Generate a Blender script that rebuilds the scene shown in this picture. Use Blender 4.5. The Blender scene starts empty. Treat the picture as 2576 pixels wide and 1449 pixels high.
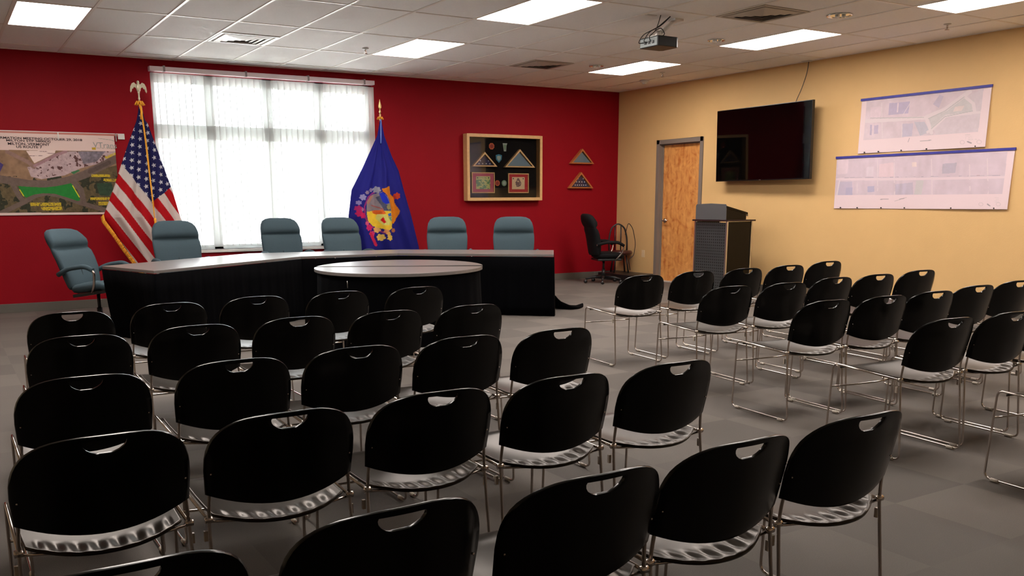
import bpy, bmesh, math, random
import numpy as np
from mathutils import Vector, Matrix
random.seed(4)
sc = bpy.context.scene
C = sc.collection
PI = math.pi

# ------------------------------------------------------------------ camera
CAMZ, CEIL, YW, XW = 1.288, 3.028, 12.323, 9.863
XL, YB = -2.6, -2.2          # the walls outside the picture
cam_d = bpy.data.cameras.new('camera')
cam = bpy.data.objects.new('camera', cam_d); C.objects.link(cam)
yaw, pitch, roll = 0.546175, 0.203968, -0.0055705
cy, sy, cp, sp = math.cos(yaw), math.sin(yaw), math.cos(pitch), math.sin(pitch)
fwd = Vector((sy*cp, cy*cp, -sp)); rgt = Vector((cy, -sy, 0)); up = rgt.cross(fwd)
r2 = math.cos(roll)*rgt + math.sin(roll)*up; u2 = -math.sin(roll)*rgt + math.cos(roll)*up
m = Matrix((r2, u2, -fwd)).transposed().to_4x4(); m.translation = (0, 0, CAMZ)
cam.matrix_world = m
cam_d.sensor_width = 36; cam_d.lens = 2284.07/2576*36
cam_d.shift_x = (1288-1252.8)/2576; cam_d.shift_y = (976.6-724.5)/2576
cam_d.clip_start = .05
sc.camera = cam
# ------------------------------------------------------------------ light and exposure
sc.view_settings.view_transform = 'Standard'; sc.view_settings.look = 'None'
sc.view_settings.gamma = 1; sc.view_settings.exposure = 1.93
sc.view_settings.use_curve_mapping = False
sc.cycles.use_denoising = True
sc.cycles.max_bounces = 10; sc.cycles.diffuse_bounces = 8; sc.cycles.transparent_max_bounces = 24
sc.cycles.sample_clamp_indirect = 6; sc.cycles.caustics_reflective = False
SKY = 2.8; PANEL = 6.8
w = bpy.data.worlds.new('world'); sc.world = w; w.use_nodes = True
bg = w.node_tree.nodes['Background']; bg.inputs[0].default_value = (.93, .98, 1.0, 1); bg.inputs[1].default_value = SKY
pl = bpy.data.lights.new('window_portal', 'AREA'); pl.shape = 'RECTANGLE'; pl.size = 2.98; pl.size_y = 2.3
pl.cycles.is_portal = True
po = bpy.data.objects.new('window_portal', pl); C.objects.link(po)
po.location = (3.95, YW+.2, 1.77); po.rotation_euler = (-PI/2, 0, 0)

sd = bpy.data.lights.new('sun', 'SUN'); sd.energy = 42; sd.angle = .01; sd.color = (1, .97, .92)
so = bpy.data.objects.new('sun', sd); C.objects.link(so); so.location = (4, 0, 12)
so.rotation_euler = (math.radians(32), 0, 0)      # shines away over the roof onto the ground outside the window

# ------------------------------------------------------------------ materials
def lin(c):
    c = np.asarray(c, float)/255.0
    return np.where(c <= .04045, c/12.92, ((c+.055)/1.055)**2.4)
def mat(name, col, rough=.6, metal=0, spec=.5, coat=0, noise=0, nscale=20, bump=0, bscale=200, emit=None, estr=0):
    M = bpy.data.materials.new(name); M.use_nodes = True
    nt = M.node_tree; b = nt.nodes['Principled BSDF']
    b.inputs['Base Color'].default_value = (*col, 1); b.inputs['Roughness'].default_value = rough
    b.inputs['Metallic'].default_value = metal; b.inputs['Specular IOR Level'].default_value = spec
    b.inputs['Coat Weight'].default_value = coat
    if emit: b.inputs['Emission Color'].default_value = (*emit, 1); b.inputs['Emission Strength'].default_value = estr
    if noise or bump:
        tc = nt.nodes.new('ShaderNodeTexCoord')
    if noise:
        n = nt.nodes.new('ShaderNodeTexNoise'); n.inputs['Scale'].default_value = nscale; n.inputs['Detail'].default_value = 4
        nt.links.new(tc.outputs['Object'], n.inputs['Vector'])
        mx = nt.nodes.new('ShaderNodeMix'); mx.data_type = 'RGBA'
        mx.inputs[6].default_value = (*[c*(1-noise) for c in col], 1); mx.inputs[7].default_value = (*[min(1, c*(1+noise)) for c in col], 1)
        nt.links.new(n.outputs['Fac'], mx.inputs[0]); nt.links.new(mx.outputs[2], b.inputs['Base Color'])
    if bump:
        n = nt.nodes.new('ShaderNodeTexNoise'); n.inputs['Scale'].default_value = bscale; n.inputs['Detail'].default_value = 3
        nt.links.new(tc.outputs['Object'], n.inputs['Vector'])
        bp = nt.nodes.new('ShaderNodeBump'); bp.inputs['Strength'].default_value = bump; bp.inputs['Distance'].default_value = .01
        nt.links.new(n.outputs['Fac'], bp.inputs['Height']); nt.links.new(bp.outputs[0], b.inputs['Normal'])
    return M
def attr_mat(name, rough=.7, spec=.3, translucent=0):
    M = bpy.data.materials.new(name); M.use_nodes = True
    nt = M.node_tree; b = nt.nodes['Principled BSDF']
    a = nt.nodes.new('ShaderNodeAttribute'); a.attribute_name = 'Col'
    nt.links.new(a.outputs['Color'], b.inputs['Base Color'])
    b.inputs['Roughness'].default_value = rough; b.inputs['Specular IOR Level'].default_value = spec
    if translucent:
        t = nt.nodes.new('ShaderNodeBsdfTranslucent'); nt.links.new(a.outputs['Color'], t.inputs[0])
        mx = nt.nodes.new('ShaderNodeMixShader'); mx.inputs[0].default_value = translucent
        nt.links.new(b.outputs[0], mx.inputs[1]); nt.links.new(t.outputs[0], mx.inputs[2])
        nt.links.new(mx.outputs[0], nt.nodes['Material Output'].inputs[0])
    return M
RED = mat('red_paint', (.26, .0035, .010), .6, spec=.12, noise=.06, nscale=3, bump=.15, bscale=90)
TAN = mat('tan_paint', (.68, .435, .19), .6, spec=.3, noise=.04, nscale=4, bump=.12, bscale=90)
DARKWALL = mat('rear_paint', (.60, .50, .36), .7)
CHROME = mat('chrome', (.62, .55, .50), .16, 1)
BLK = mat('black_plastic', (.0009, .0009, .001), .22, spec=.26)
SEATM = mat('black_seat_plastic', (.013, .0105, .008), .32, spec=.33)
SEATM.node_tree.nodes['Principled BSDF'].inputs['Specular Tint'].default_value = (1, .78, .60, 1)
GLIDE = mat('clear_glide_plastic', (.62, .55, .47), .4)
CLOTH = mat('black_cloth', (.0014, .0014, .002), .95, spec=.04, bump=.2, bscale=300)
TABLE = mat('dark_laminate', (.17, .155, .15), .28, spec=.55)
TEDGE = mat('laminate_edge', (.10, .085, .08), .5)
FAB = mat('slate_fabric', (.052, .083, .102), .85, spec=.2, noise=.12, nscale=120, bump=.15, bscale=400)
BFAB = mat('black_fabric', (.004, .004, .005), .8, spec=.25)
BMET = mat('black_metal', (.01, .01, .011), .35, spec=.5)
ALU = mat('aluminium', (.62, .60, .57), .3, 1)
WHITE = mat('white_plastic', (.72, .70, .66), .45)
BRASS = mat('brass', (.75, .58, .25), .3, .9)
GOLDW = mat('pale_gold_paint', (.72, .66, .48), .35, .35)
GOLD = mat('gold_fringe', (.85, .34, .02), .75, noise=.35, nscale=160)
OAK = mat('oak', (.62, .37, .16), .45, noise=.15, nscale=25)
OAKR = mat('red_oak', (.42, .13, .035), .45, noise=.2, nscale=25)
BASEM = mat('vinyl_base', (.11, .10, .085), .5)
FRAMEM = mat('door_frame_paint', (.20, .165, .14), .45)
PAPER = mat('paper', (.80, .72, .70), .7)
INK = mat('ink', (.035, .02, .025), .8)
INKG = mat('grey_ink', (.30, .30, .28), .8)
TAPE = mat('blue_tape', (.03, .03, .28), .5, noise=.4, nscale=14)
WINF = mat('window_frame_paint', (.62, .66, .66), .4)
CERT = attr_mat('painted_print', .65)
FLAGM = attr_mat('flag_cloth', .75, .2, .38)
def glass_mat(name, gl=.06):
    M = bpy.data.materials.new(name); M.use_nodes = True; nt = M.node_tree; nt.nodes.clear()
    o = nt.nodes.new('ShaderNodeOutputMaterial'); t = nt.nodes.new('ShaderNodeBsdfTransparent'); g = nt.nodes.new('ShaderNodeBsdfGlossy')
    g.inputs['Roughness'].default_value = .03; f = nt.nodes.new('ShaderNodeFresnel'); f.inputs[0].default_value = 1.45
    mx = nt.nodes.new('ShaderNodeMixShader')
    nt.links.new(f.outputs[0], mx.inputs[0]); nt.links.new(t.outputs[0], mx.inputs[1]); nt.links.new(g.outputs[0], mx.inputs[2]); nt.links.new(mx.outputs[0], o.inputs[0])
    return M
GLASS = glass_mat('clear_glass')
def vane_mat():
    M = bpy.data.materials.new('sheer_vane'); M.use_nodes = True; nt = M.node_tree; nt.nodes.clear()
    o = nt.nodes.new('ShaderNodeOutputMaterial'); t = nt.nodes.new('ShaderNodeBsdfTransparent'); t.inputs[0].default_value = (1, 1, 1, 1)
    tr = nt.nodes.new('ShaderNodeBsdfTranslucent'); tr.inputs[0].default_value = (.72, .78, .78, 1)
    d = nt.nodes.new('ShaderNodeBsdfDiffuse'); d.inputs[0].default_value = (.75, .78, .77, 1)
    a = nt.nodes.new('ShaderNodeMixShader'); a.inputs[0].default_value = .76
    b = nt.nodes.new('ShaderNodeMixShader'); b.inputs[0].default_value = .42
    nt.links.new(tr.outputs[0], a.inputs[1]); nt.links.new(d.outputs[0], a.inputs[2])
    nt.links.new(a.outputs[0], b.inputs[1]); nt.links.new(t.outputs[0], b.inputs[2]); nt.links.new(b.outputs[0], o.inputs[0])
    return M
VANE = vane_mat()
def floor_mat():
    M = bpy.data.materials.new('carpet_tiles'); M.use_nodes = True; nt = M.node_tree; b = nt.nodes['Principled BSDF']
    N = nt.nodes.new; L = nt.links.new
    tc = N('ShaderNodeTexCoord'); mp = N('ShaderNodeMapping'); mp.inputs['Rotation'].default_value = (0, 0, .0); mp.inputs['Location'].default_value = (.1, .2, 0)
    L(tc.outputs['Object'], mp.inputs[0])
    ck = N('ShaderNodeTexChecker'); ck.inputs['Scale'].default_value = 1/.50
    ck.inputs[1].default_value = (.126, .110, .096, 1); ck.inputs[2].default_value = (.108, .094, .083, 1); L(mp.outputs[0], ck.inputs[0])
    sn = N('ShaderNodeVectorMath'); sn.operation = 'SNAP'; sn.inputs[1].default_value = (.5, .5, 50); L(mp.outputs[0], sn.inputs[0])
    wn = N('ShaderNodeTexWhiteNoise'); L(sn.outputs[0], wn.inputs[0])
    n1 = N('ShaderNodeTexNoise'); n1.inputs['Scale'].default_value = 1.3; n1.inputs['Detail'].default_value = 3; L(tc.outputs['Object'], n1.inputs[0])
    n2 = N('ShaderNodeTexNoise'); n2.inputs['Scale'].default_value = 260; L(tc.outputs['Object'], n2.inputs[0])
    def mul(a, sock, lo, hi):
        mr = N('ShaderNodeMapRange'); mr.inputs[3].default_value = lo; mr.inputs[4].default_value = hi; L(sock, mr.inputs[0])
        mx = N('ShaderNodeMix'); mx.data_type = 'RGBA'; mx.blend_type = 'MULTIPLY'; mx.inputs[0].default_value = 1
        L(a, mx.inputs[6]); cc = N('ShaderNodeCombineColor'); [L(mr.outputs[0], cc.inputs[i]) for i in range(3)]; L(cc.outputs[0], mx.inputs[7]); return mx.outputs[2]
    c = mul(ck.outputs[0], wn.outputs[0], .9, 1.1); c = mul(c, n1.outputs['Fac'], .85, 1.15); c = mul(c, n2.outputs['Fac'], .75, 1.25)
    L(c, b.inputs['Base Color']); b.inputs['Roughness'].default_value = .75; b.inputs['Specular IOR Level'].default_value = .35
    bp = N('ShaderNodeBump'); bp.inputs['Strength'].default_value = .2; bp.inputs['Distance'].default_value = .005; L(n2.outputs['Fac'], bp.inputs['Height']); L(bp.outputs[0], b.inputs['Normal'])
    return M
CEILM = mat('acoustic_tile', (.93, .92, .90), .8, spec=.2, noise=.05, nscale=60, bump=.25, bscale=350)
GRIDM = mat('ceiling_grid_paint', (.86, .82, .76), .4)
def wood_door():
    M = bpy.data.materials.new('birch_door'); M.use_nodes = True; nt = M.node_tree; b = nt.nodes['Principled BSDF']
    N = nt.nodes.new; L = nt.links.new
    tc = N('ShaderNodeTexCoord'); mp = N('ShaderNodeMapping'); mp.inputs['Scale'].default_value = (1, 2.2, 1.9); L(tc.outputs['Object'], mp.inputs[0])
    n = N('ShaderNodeTexNoise'); n.inputs['Scale'].default_value = 2.6; n.inputs['Detail'].default_value = 6; n.inputs['Distortion'].default_value = 2.2; L(mp.outputs[0], n.inputs[0])
    mp2 = N('ShaderNodeMapping'); mp2.inputs['Scale'].default_value = (1, 4.0, .8); L(tc.outputs['Object'], mp2.inputs[0])
    n2 = N('ShaderNodeTexNoise'); n2.inputs['Scale'].default_value = 4; n2.inputs['Detail'].default_value = 5; L(mp2.outputs[0], n2.inputs[0])
    ad = N('ShaderNodeMath'); ad.operation = 'ADD'; L(n.outputs['Fac'], ad.inputs[0]); L(n2.outputs['Fac'], ad.inputs[1])
    mr = N('ShaderNodeMapRange'); mr.inputs[1].default_value = .72; mr.inputs[2].default_value = 1.28; L(ad.outputs[0], mr.inputs[0])
    cr = N('ShaderNodeValToRGB'); cr.color_ramp.elements[0].color = (.46, .12, .018, 1); cr.color_ramp.elements[1].color = (.80, .38, .12, 1)
    e = cr.color_ramp.elements.new(.45); e.color = (.66, .28, .08, 1)
    L(mr.outputs[0], cr.inputs[0]); L(cr.outputs[0], b.inputs['Base Color']); b.inputs['Roughness'].default_value = .35
    return M
def perf_mat():
    M = bpy.data.materials.new('perforated_steel'); M.use_nodes = True; nt = M.node_tree; b = nt.nodes['Principled BSDF']
    N = nt.nodes.new; L = nt.links.new
    tc = N('ShaderNodeTexCoord'); s = N('ShaderNodeSeparateXYZ'); L(tc.outputs['Object'], s.inputs[0])
    def cell(o, k):
        a = N('ShaderNodeMath'); a.operation = 'MULTIPLY'; a.inputs[1].default_value = k; L(o, a.inputs[0])
        f = N('ShaderNodeMath'); f.operation = 'FRACT'; L(a.outputs[0], f.inputs[0])
        d = N('ShaderNodeMath'); d.operation = 'SUBTRACT'; d.inputs[1].default_value = .5; L(f.outputs[0], d.inputs[0])
        q = N('ShaderNodeMath'); q.operation = 'MULTIPLY'; L(d.outputs[0], q.inputs[0]); L(d.outputs[0], q.inputs[1]); return q.outputs[0]
    ad = N('ShaderNodeMath'); ad.operation = 'ADD'; L(cell(s.outputs[1], 26), ad.inputs[0]); L(cell(s.outputs[2], 26), ad.inputs[1])
    lt = N('ShaderNodeMath'); lt.operation = 'LESS_THAN'; lt.inputs[1].default_value = .075; L(ad.outputs[0], lt.inputs[0])
    mx = N('ShaderNodeMix'); mx.data_type = 'RGBA'; mx.inputs[6].default_value = (.045, .05, .052, 1); mx.inputs[7].default_value = (.001, .001, .001, 1)
    L(lt.outputs[0], mx.inputs[0]); L(mx.outputs[2], b.inputs['Base Color']); b.inputs['Roughness'].default_value = .4
    return M

# ------------------------------------------------------------------ mesh helpers
class MB:
    def __init__(s): s.v = []; s.f = []; s.sm = []
    def add(s, vs, fs, smooth=False):
        k = len(s.v); s.v += [tuple(q) for q in vs]; s.f += [tuple(i+k for i in q) for q in fs]; s.sm += [smooth]*len(fs); return s
    def box(s, a, b):
        x0, y0, z0 = a; x1, y1, z1 = b
        return s.add([(x0,y0,z0),(x1,y0,z0),(x1,y1,z0),(x0,y1,z0),(x0,y0,z1),(x1,y0,z1),(x1,y1,z1),(x0,y1,z1)],
                     [(3,2,1,0),(4,5,6,7),(0,1,5,4),(1,2,6,5),(2,3,7,6),(3,0,4,7)])
    def prism(s, poly, z0, z1, ax=2):
        n = len(poly)
        def P(a, b, c): return {2: (a, b, c), 1: (a, c, b), 0: (c, a, b)}[ax]
        vs = [P(a, b, z0) for a, b in poly]+[P(a, b, z1) for a, b in poly]
        fs = [tuple(range(n))[::-1], tuple(range(n, 2*n))]+[(i, (i+1) % n, (i+1) % n+n, i+n) for i in range(n)]
        return s.add(vs, fs)
    def tube(s, pts, r, n=8, cap=True, rs=None):
        pts = [Vector(q) for q in pts]; N = len(pts); vs = []
        t0 = (pts[1]-pts[0]).normalized(); nrm = t0.orthogonal().normalized()
        for i, q in enumerate(pts):
            t = (pts[min(i+1, N-1)]-pts[max(i-1, 0)]).normalized()
            nrm = (nrm-t*nrm.dot(t)).normalized(); bn = t.cross(nrm); R = rs[i] if rs else r
            vs += [q+R*(math.cos(2*PI*k/n)*nrm+math.sin(2*PI*k/n)*bn) for k in range(n)]
        fs = [(i*n+k, i*n+(k+1) % n, (i+1)*n+(k+1) % n, (i+1)*n+k) for i in range(N-1) for k in range(n)]
        s.add(vs, fs, True)
        if cap: s.add(vs[:n], [tuple(range(n))[::-1]]); s.add(vs[-n:], [tuple(range(n))])
        return s
    def lathe(s, prof, n=24, c=(0, 0, 0), ax=2, smooth=True):
        vs = []
        for r, z in prof:
            for k in range(n):
                a = 2*PI*k/n; x, y = r*math.cos(a), r*math.sin(a)
                q = {2: (x, y, z), 1: (x, z, y), 0: (z, x, y)}[ax]; vs.append((q[0]+c[0], q[1]+c[1], q[2]+c[2]))
        fs = [(i*n+k, i*n+(k+1) % n, (i+1)*n+(k+1) % n, (i+1)*n+k) for i in range(len(prof)-1) for k in range(n)]
        s.add(vs, fs, smooth)
        if prof[0][0] > 1e-5: s.add(vs[:n], [tuple(range(n))[::-1]])
        if prof[-1][0] > 1e-5: s.add(vs[-n:], [tuple(range(n))])
        return s
    def loft(s, rings, smooth=True, cap=True):
        n = len(rings[0]); vs = [q for r in rings for q in r]
        s.add(vs, [(i*n+k, i*n+(k+1) % n, (i+1)*n+(k+1) % n, (i+1)*n+k) for i in range(len(rings)-1) for k in range(n)], smooth)
        if cap: s.add(rings[0], [tuple(range(n))[::-1]], smooth); s.add(rings[-1], [tuple(range(n))], smooth)
        return s
    def build(s, name, m, parent=None, bevel=0, label=None, loc=None, rot=None, mods=None, seg=2):
        me = bpy.data.meshes.new(name); me.from_pydata(s.v, [], s.f); me.update()
        me.polygons.foreach_set('use_smooth', s.sm)
        bm = bmesh.new(); bm.from_mesh(me); bmesh.ops.remove_doubles(bm, verts=bm.verts, dist=1e-5)
        bmesh.ops.recalc_face_normals(bm, faces=bm.faces)
        if bevel:
            es = [e for e in bm.edges if len(e.link_faces) == 2 and e.calc_face_angle(0) > .5]
            if es: bmesh.ops.bevel(bm, geom=es, offset=bevel, segments=seg, profile=.7, affect='EDGES', clamp_overlap=True)
        bm.to_mesh(me); bm.free()
        me.materials.append(m)
        o = bpy.data.objects.new(name, me); C.objects.link(o)
        if parent: o.parent = parent
        if label: o['label'] = label
        if loc: o.location = loc
        if rot: o.rotation_euler = rot
        return o
def smooth_path(pts, rad, n=5):
    pts = [Vector(q) for q in pts]; out = [pts[0]]
    for a, b, c in zip(pts, pts[1:], pts[2:]):
        d1 = (a-b); d2 = (c-b); r = min(rad, d1.length*.45, d2.length*.45)
        p0 = b+d1.normalized()*r; p1 = b+d2.normalized()*r
        for i in range(n+1):
            t = i/n; out.append(p0*(1-t)**2+b*2*t*(1-t)+p1*t*t)
    out.append(pts[-1]); return out
def tag(o, label, cat, group=None):
    o['label'] = label; o['category'] = cat
    if group: o['group'] = group
    return o
def thing(name, label, cat, loc=(0, 0, 0), rz=0, group=None):
    o = bpy.data.objects.new(name, None); o.empty_display_size = .1; C.objects.link(o)
    o.location = loc; o.rotation_euler = (0, 0, rz); return tag(o, label, cat, group)
def struct(o): o['kind'] = 'structure'; return o
def copy_tree(o, parent=None):
    c = o.copy(); C.objects.link(c)
    if parent: c.parent = parent
    for ch in list(o.children): copy_tree(ch, c)
    return c
def grid_obj(name, X, Col, m, parent=None, thick=0, tdir=(0, 1, 0)):
    """X (ny,nx,3) positions, Col (ny,nx,3) linear colours -> painted sheet; thick adds a back sheet and rim"""
    ny, nx = X.shape[:2]; v = X.reshape(-1, 3); col = Col.reshape(-1, 3)
    I = np.arange(ny*nx).reshape(ny, nx)
    f = np.stack([I[:-1, :-1], I[:-1, 1:], I[1:, 1:], I[1:, :-1]], -1).reshape(-1, 4)
    if thick:
        v = np.concatenate([v, v+np.array(tdir)*thick]); col = np.concatenate([col, col]); K = ny*nx
        b = f[:, ::-1]+K
        rim = np.concatenate([I[0, :], I[1:, -1], I[-1, -2::-1], I[-2:0:-1, 0]]); r2 = np.roll(rim, -1)
        f = np.concatenate([f, b, np.stack([r2, rim, rim+K, r2+K], -1)])
    me = bpy.data.meshes.new(name); me.from_pydata(v.tolist(), [], f.tolist()); me.update()
    me.polygons.foreach_set('use_smooth', [True]*len(me.polygons))
    a = me.color_attributes.new('Col', 'FLOAT_COLOR', 'POINT')
    a.data.foreach_set('color', np.concatenate([np.clip(col, 0, 1), np.ones((len(col), 1))], 1).ravel())
    me.materials.append(m)
    o = bpy.data.objects.new(name, me); C.objects.link(o)
    if parent: o.parent = parent
    return o
rng = np.random.RandomState(7)
NT = rng.rand(64, 64)
def vnoise(x, y, s):
    x = x*s; y = y*s; xi = np.floor(x).astype(int); yi = np.floor(y).astype(int); fx = x-xi; fy = y-yi
    fx = fx*fx*(3-2*fx); fy = fy*fy*(3-2*fy); g = lambda a, b: NT[a % 64, b % 64]
    return (g(xi, yi)*(1-fx)+g(xi+1, yi)*fx)*(1-fy)+(g(xi, yi+1)*(1-fx)+g(xi+1, yi+1)*fx)*fy
def fbm(x, y, s): return (vnoise(x, y, s)*.5+vnoise(x+9, y+3, s*2.1)*.3+vnoise(x+5, y+8, s*4.3)*.2)
def inpoly(x, y, P):
    r = np.zeros(x.shape, bool); n = len(P)
    for i in range(n):
        x0, y0 = P[i]; x1, y1 = P[(i+1) % n]
        if y0 == y1: continue
        c = ((y0 > y) != (y1 > y)) & (x < (x1-x0)*(y-y0)/(y1-y0)+x0); r ^= c
    return r
def dseg(x, y, P):
    d = np.full(x.shape, 1e9)
    for (x0, y0), (x1, y1) in zip(P, P[1:]):
        t = np.clip(((x-x0)*(x1-x0)+(y-y0)*(y1-y0))/((x1-x0)**2+(y1-y0)**2+1e-9), 0, 1)
        d = np.minimum(d, np.hypot(x-x0-t*(x1-x0), y-y0-t*(y1-y0)))
    return d
def put(col, mask, c, k=1.0):
    c = lin(c)*k; col[mask] = c
def text_mesh(name, body, width, height, m, origin, xdir, zdir, parent, bold=0):
    """text centred on origin, fitted to width x height (cap height), laid along xdir/zdir"""
    cu = bpy.data.curves.new(name, 'FONT'); cu.body = body; cu.size = 1; cu.offset = bold; cu.align_x = 'LEFT'; cu.extrude = .0
    o = bpy.data.objects.new(name, cu); C.objects.link(o)
    dg = bpy.context.evaluated_depsgraph_get(); me = bpy.data.meshes.new_from_object(o.evaluated_get(dg))
    C.objects.unlink(o); bpy.data.objects.remove(o)
    co = np.array([v.co[:] for v in me.vertices]); mn = co.min(0); mx = co.max(0)
    X = Vector(xdir); Z = Vector(zdir); O = Vector(origin)
    hh = mx[1]-mn[1]
    for v, q in zip(me.vertices, co):
        v.co = O+X*((q[0]-(mn[0]+mx[0])/2)/(mx[0]-mn[0])*width)+Z*((q[1]-(mn[1]+mx[1])/2)/hh*height)
    me.materials.clear(); me.materials.append(m); me.name = name
    ob = bpy.data.objects.new(name, me); C.objects.link(ob); ob.parent = parent; return ob

# ================================================================== the room
fl = MB().box((XL, YB, -.1), (XW, YW, 0)).build('floor', floor_mat()); struct(fl)
ce = MB().box((XL, YB, CEIL), (XW+.2, YW+.2, CEIL+.15)).build('ceiling', CEILM); struct(ce)
WX0, WX1, WZ0, WZ1 = 2.47, 5.43, .67, 2.88
r = MB()
r.box((XL, YW, -.1), (WX0, YW+.2, CEIL)).box((WX1, YW, -.1), (XW+.2, YW+.2, CEIL)).box((WX0, YW, -.1), (WX1, YW+.2, WZ0)).box((WX0, YW, WZ1), (WX1, YW+.2, CEIL))
struct(r.build('wall_back', RED))
DY0, DY1, DZ = 10.35, 11.29, 2.155
r = MB()
r.box((XW, YB, -.1), (XW+.2, DY0, CEIL)).box((XW, DY1, -.1), (XW+.2, YW, CEIL)).box((XW, DY0, DZ), (XW+.2, DY1, CEIL)).box((XW+.15, DY0, -.1), (XW+.2, DY1, DZ))
struct(r.build('wall_right', TAN))
struct(MB().box((XL-.2, YB, -.1), (XL, YW+.2, CEIL)).build('wall_left', DARKWALL))
struct(MB().box((XL-.2, YB-.2, -.1), (XW+.2, YB, CEIL)).build('wall_front', DARKWALL))
struct(MB().box((XL, YW-.012, 0), (XW-.012, YW, .105)).build('baseboard_back', BASEM, bevel=.004))
struct(MB().box((XW-.012, YB, 0), (XW, DY0-.06, .105)).box((XW-.012, DY1+.06, 0), (XW, YW, .105)).build('baseboard_right', BASEM, bevel=.004))
# suspended grid: main runners along y, cross tees along x
TX, TY = .65, 1.26
gx = [4.70+TX*k for k in range(-11, 8)]; gy = [10.68-TY*k for k in range(-1, 11)]
g = MB()
for x in gx: g.box((x-.012, YB, CEIL-.007), (x+.012, YW, CEIL+.001))
for y in gy:
    if y > YB: g.box((XL, y-.012, CEIL-.005), (XW, y+.012, CEIL+.001))
struct(g.build('trim_1', GRIDM))
g = MB().box((XL, YW-.02, CEIL-.006), (XW, YW, CEIL)).box((XW-.02, YB, CEIL-.006), (XW, YW, CEIL))
struct(g.build('trim_2', GRIDM))
# outdoors seen through the blind
struct(MB().box((-12, YW+.3, -.2), (22, YW+30, -.1)).build('ground', mat('concrete', (.66, .66, .65), .8)))

# window: aluminium frame with four bays and a transom
wf = struct(thing('window_1', 'wide white framed window behind the vertical blind', 'window', (0, 0, 0)))
f = MB(); Y0, Y1 = YW+.10, YW+.17
f.box((WX0, Y0, WZ0), (WX0+.06, Y1, WZ1)).box((WX1-.06, Y0, WZ0), (WX1, Y1, WZ1)).box((WX0, Y0, WZ0), (WX1, Y1, WZ0+.06)).box((WX0, Y0, WZ1-.12), (WX1, Y1, WZ1))
for a, b in ((3.14, 3.26), (3.90, 4.03), (4.63, 4.76)): f.box((a, Y0, WZ0), (b, Y1, WZ1))
f.box((WX0, Y0, 2.08), (WX1, Y1, 2.26))
f.build('frame', WINF, wf, bevel=.004)
for a, b in ((2.53, 3.14), (3.26, 3.90), (4.03, 4.63), (4.76, 5.37)):
    for c, d in ((WZ0+.06, 2.08), (2.26, WZ1-.12)):
        MB().box((a, YW+.13, c), (b, YW+.136, d)).build('pane', GLASS, wf)
MB().box((WX0-.03, YW-.03, WZ0-.035), (WX1+.03, YW+.1, WZ0)).build('sill', WHITE, wf, bevel=.004)
# vertical blind
bl = thing('vertical_blind', 'off white sheer vertical blind drawn across the bright window', 'blind', (3.95, YW-.06, 2.88))
MB().box((-1.503, -.045, -.005), (1.49, .058, .05)).build('headrail', mat('headrail', (.78, .66, .70), .35), bl, bevel=.004)
for x in (-1.33, -.31, .53, 1.34): MB().box((x-.012, -.05, -.008), (x+.012, .058, .062)).build('bracket', mat('bracket_grey', (.3, .25, .26), .4) if x < -1 else bpy.data.materials['bracket_grey'], bl)
vm = MB(); n = 6; Wd = .099
vs = []
for z in (-.03, -2.17):
    for i in range(n):
        t = (-.5, -.25, 0, .25, .41, .5)[i]; vs.append((t*Wd, .006*(1-4*t*t), z))
vm.add(vs, [(i, i+1, n+i+1, n+i) for i in range(n-1)], True)
v0 = vm.build('vane', VANE, bl)
VLAP = mat('vane_hem', (.55, .56, .54), .8, spec=.1)  # opaque edge strip imitates the shade line where sheer vanes overlap
v0.data.materials.append(VLAP)
for p_ in v0.data.polygons:
    if p_.center.x > .0405: p_.material_index = 1
NV = 37
for i in range(NV):
    o = v0 if i == 0 else v0.copy()
    if i: C.objects.link(o)
    o.location = (-1.45+i*2.90/(NV-1), 0, 0); o.rotation_euler = (0, 0, math.radians(14+random.uniform(-5, 5)))
    if i == 6: o.rotation_euler = (0, 0, math.radians(62))
# door in the tan wall
dr = struct(thing('door_1', 'flame grained birch door in a grey brown steel frame', 'door', (XW, 10.82, 0)))
f = MB(); y0, y1 = DY0-10.82, DY1-10.82
f.box((-.018, y0-.045, 0), (.15, y0+.02, DZ+.045)).box((-.018, y1-.02, 0), (.15, y1+.045, DZ+.045)).box((-.018, y0-.045, DZ-.02), (.15, y1+.045, DZ+.045))
f.box((.05, y0, 0), (.075, y0+.035, DZ)).box((.05, y1-.035, 0), (.075, y1, DZ)).box((.05, y0, DZ-.035), (.075, y1, DZ))
f.build('frame', FRAMEM, dr, bevel=.003)
lf = MB().box((.078, y0+.022, .012), (.12, y1-.022, DZ-.022)).build('door_leaf', wood_door(), dr, bevel=.002)
h = MB().lathe([(.0, -.006), (.032, -.006), (.032, .008), (.012, .012), (.012, .055), (0, .055)], 20, (0, 0, 0), 0)
h.tube(smooth_path([(.045, 0, 0), (.055, -.03, 0), (.052, -.115, -.004)], .02), .009, 8)
h = h.build('lever_handle', CHROME, lf); h.location = (.072, y1-.10, .96); h.rotation_euler = (0, PI, 0); h.scale = (1, 1, 1)
for z in (.25, 1.05, 1.85): MB().tube([(.07, y0+.024, z-.05), (.07, y0+.024, z+.05)], .008).build('hinge', ALU, dr)
MB().box((-.03, y0, 0), (.12, y1, .012)).build('threshold', mat('threshold_vinyl', (.5, .47, .43), .4), dr, bevel=.003)

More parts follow.
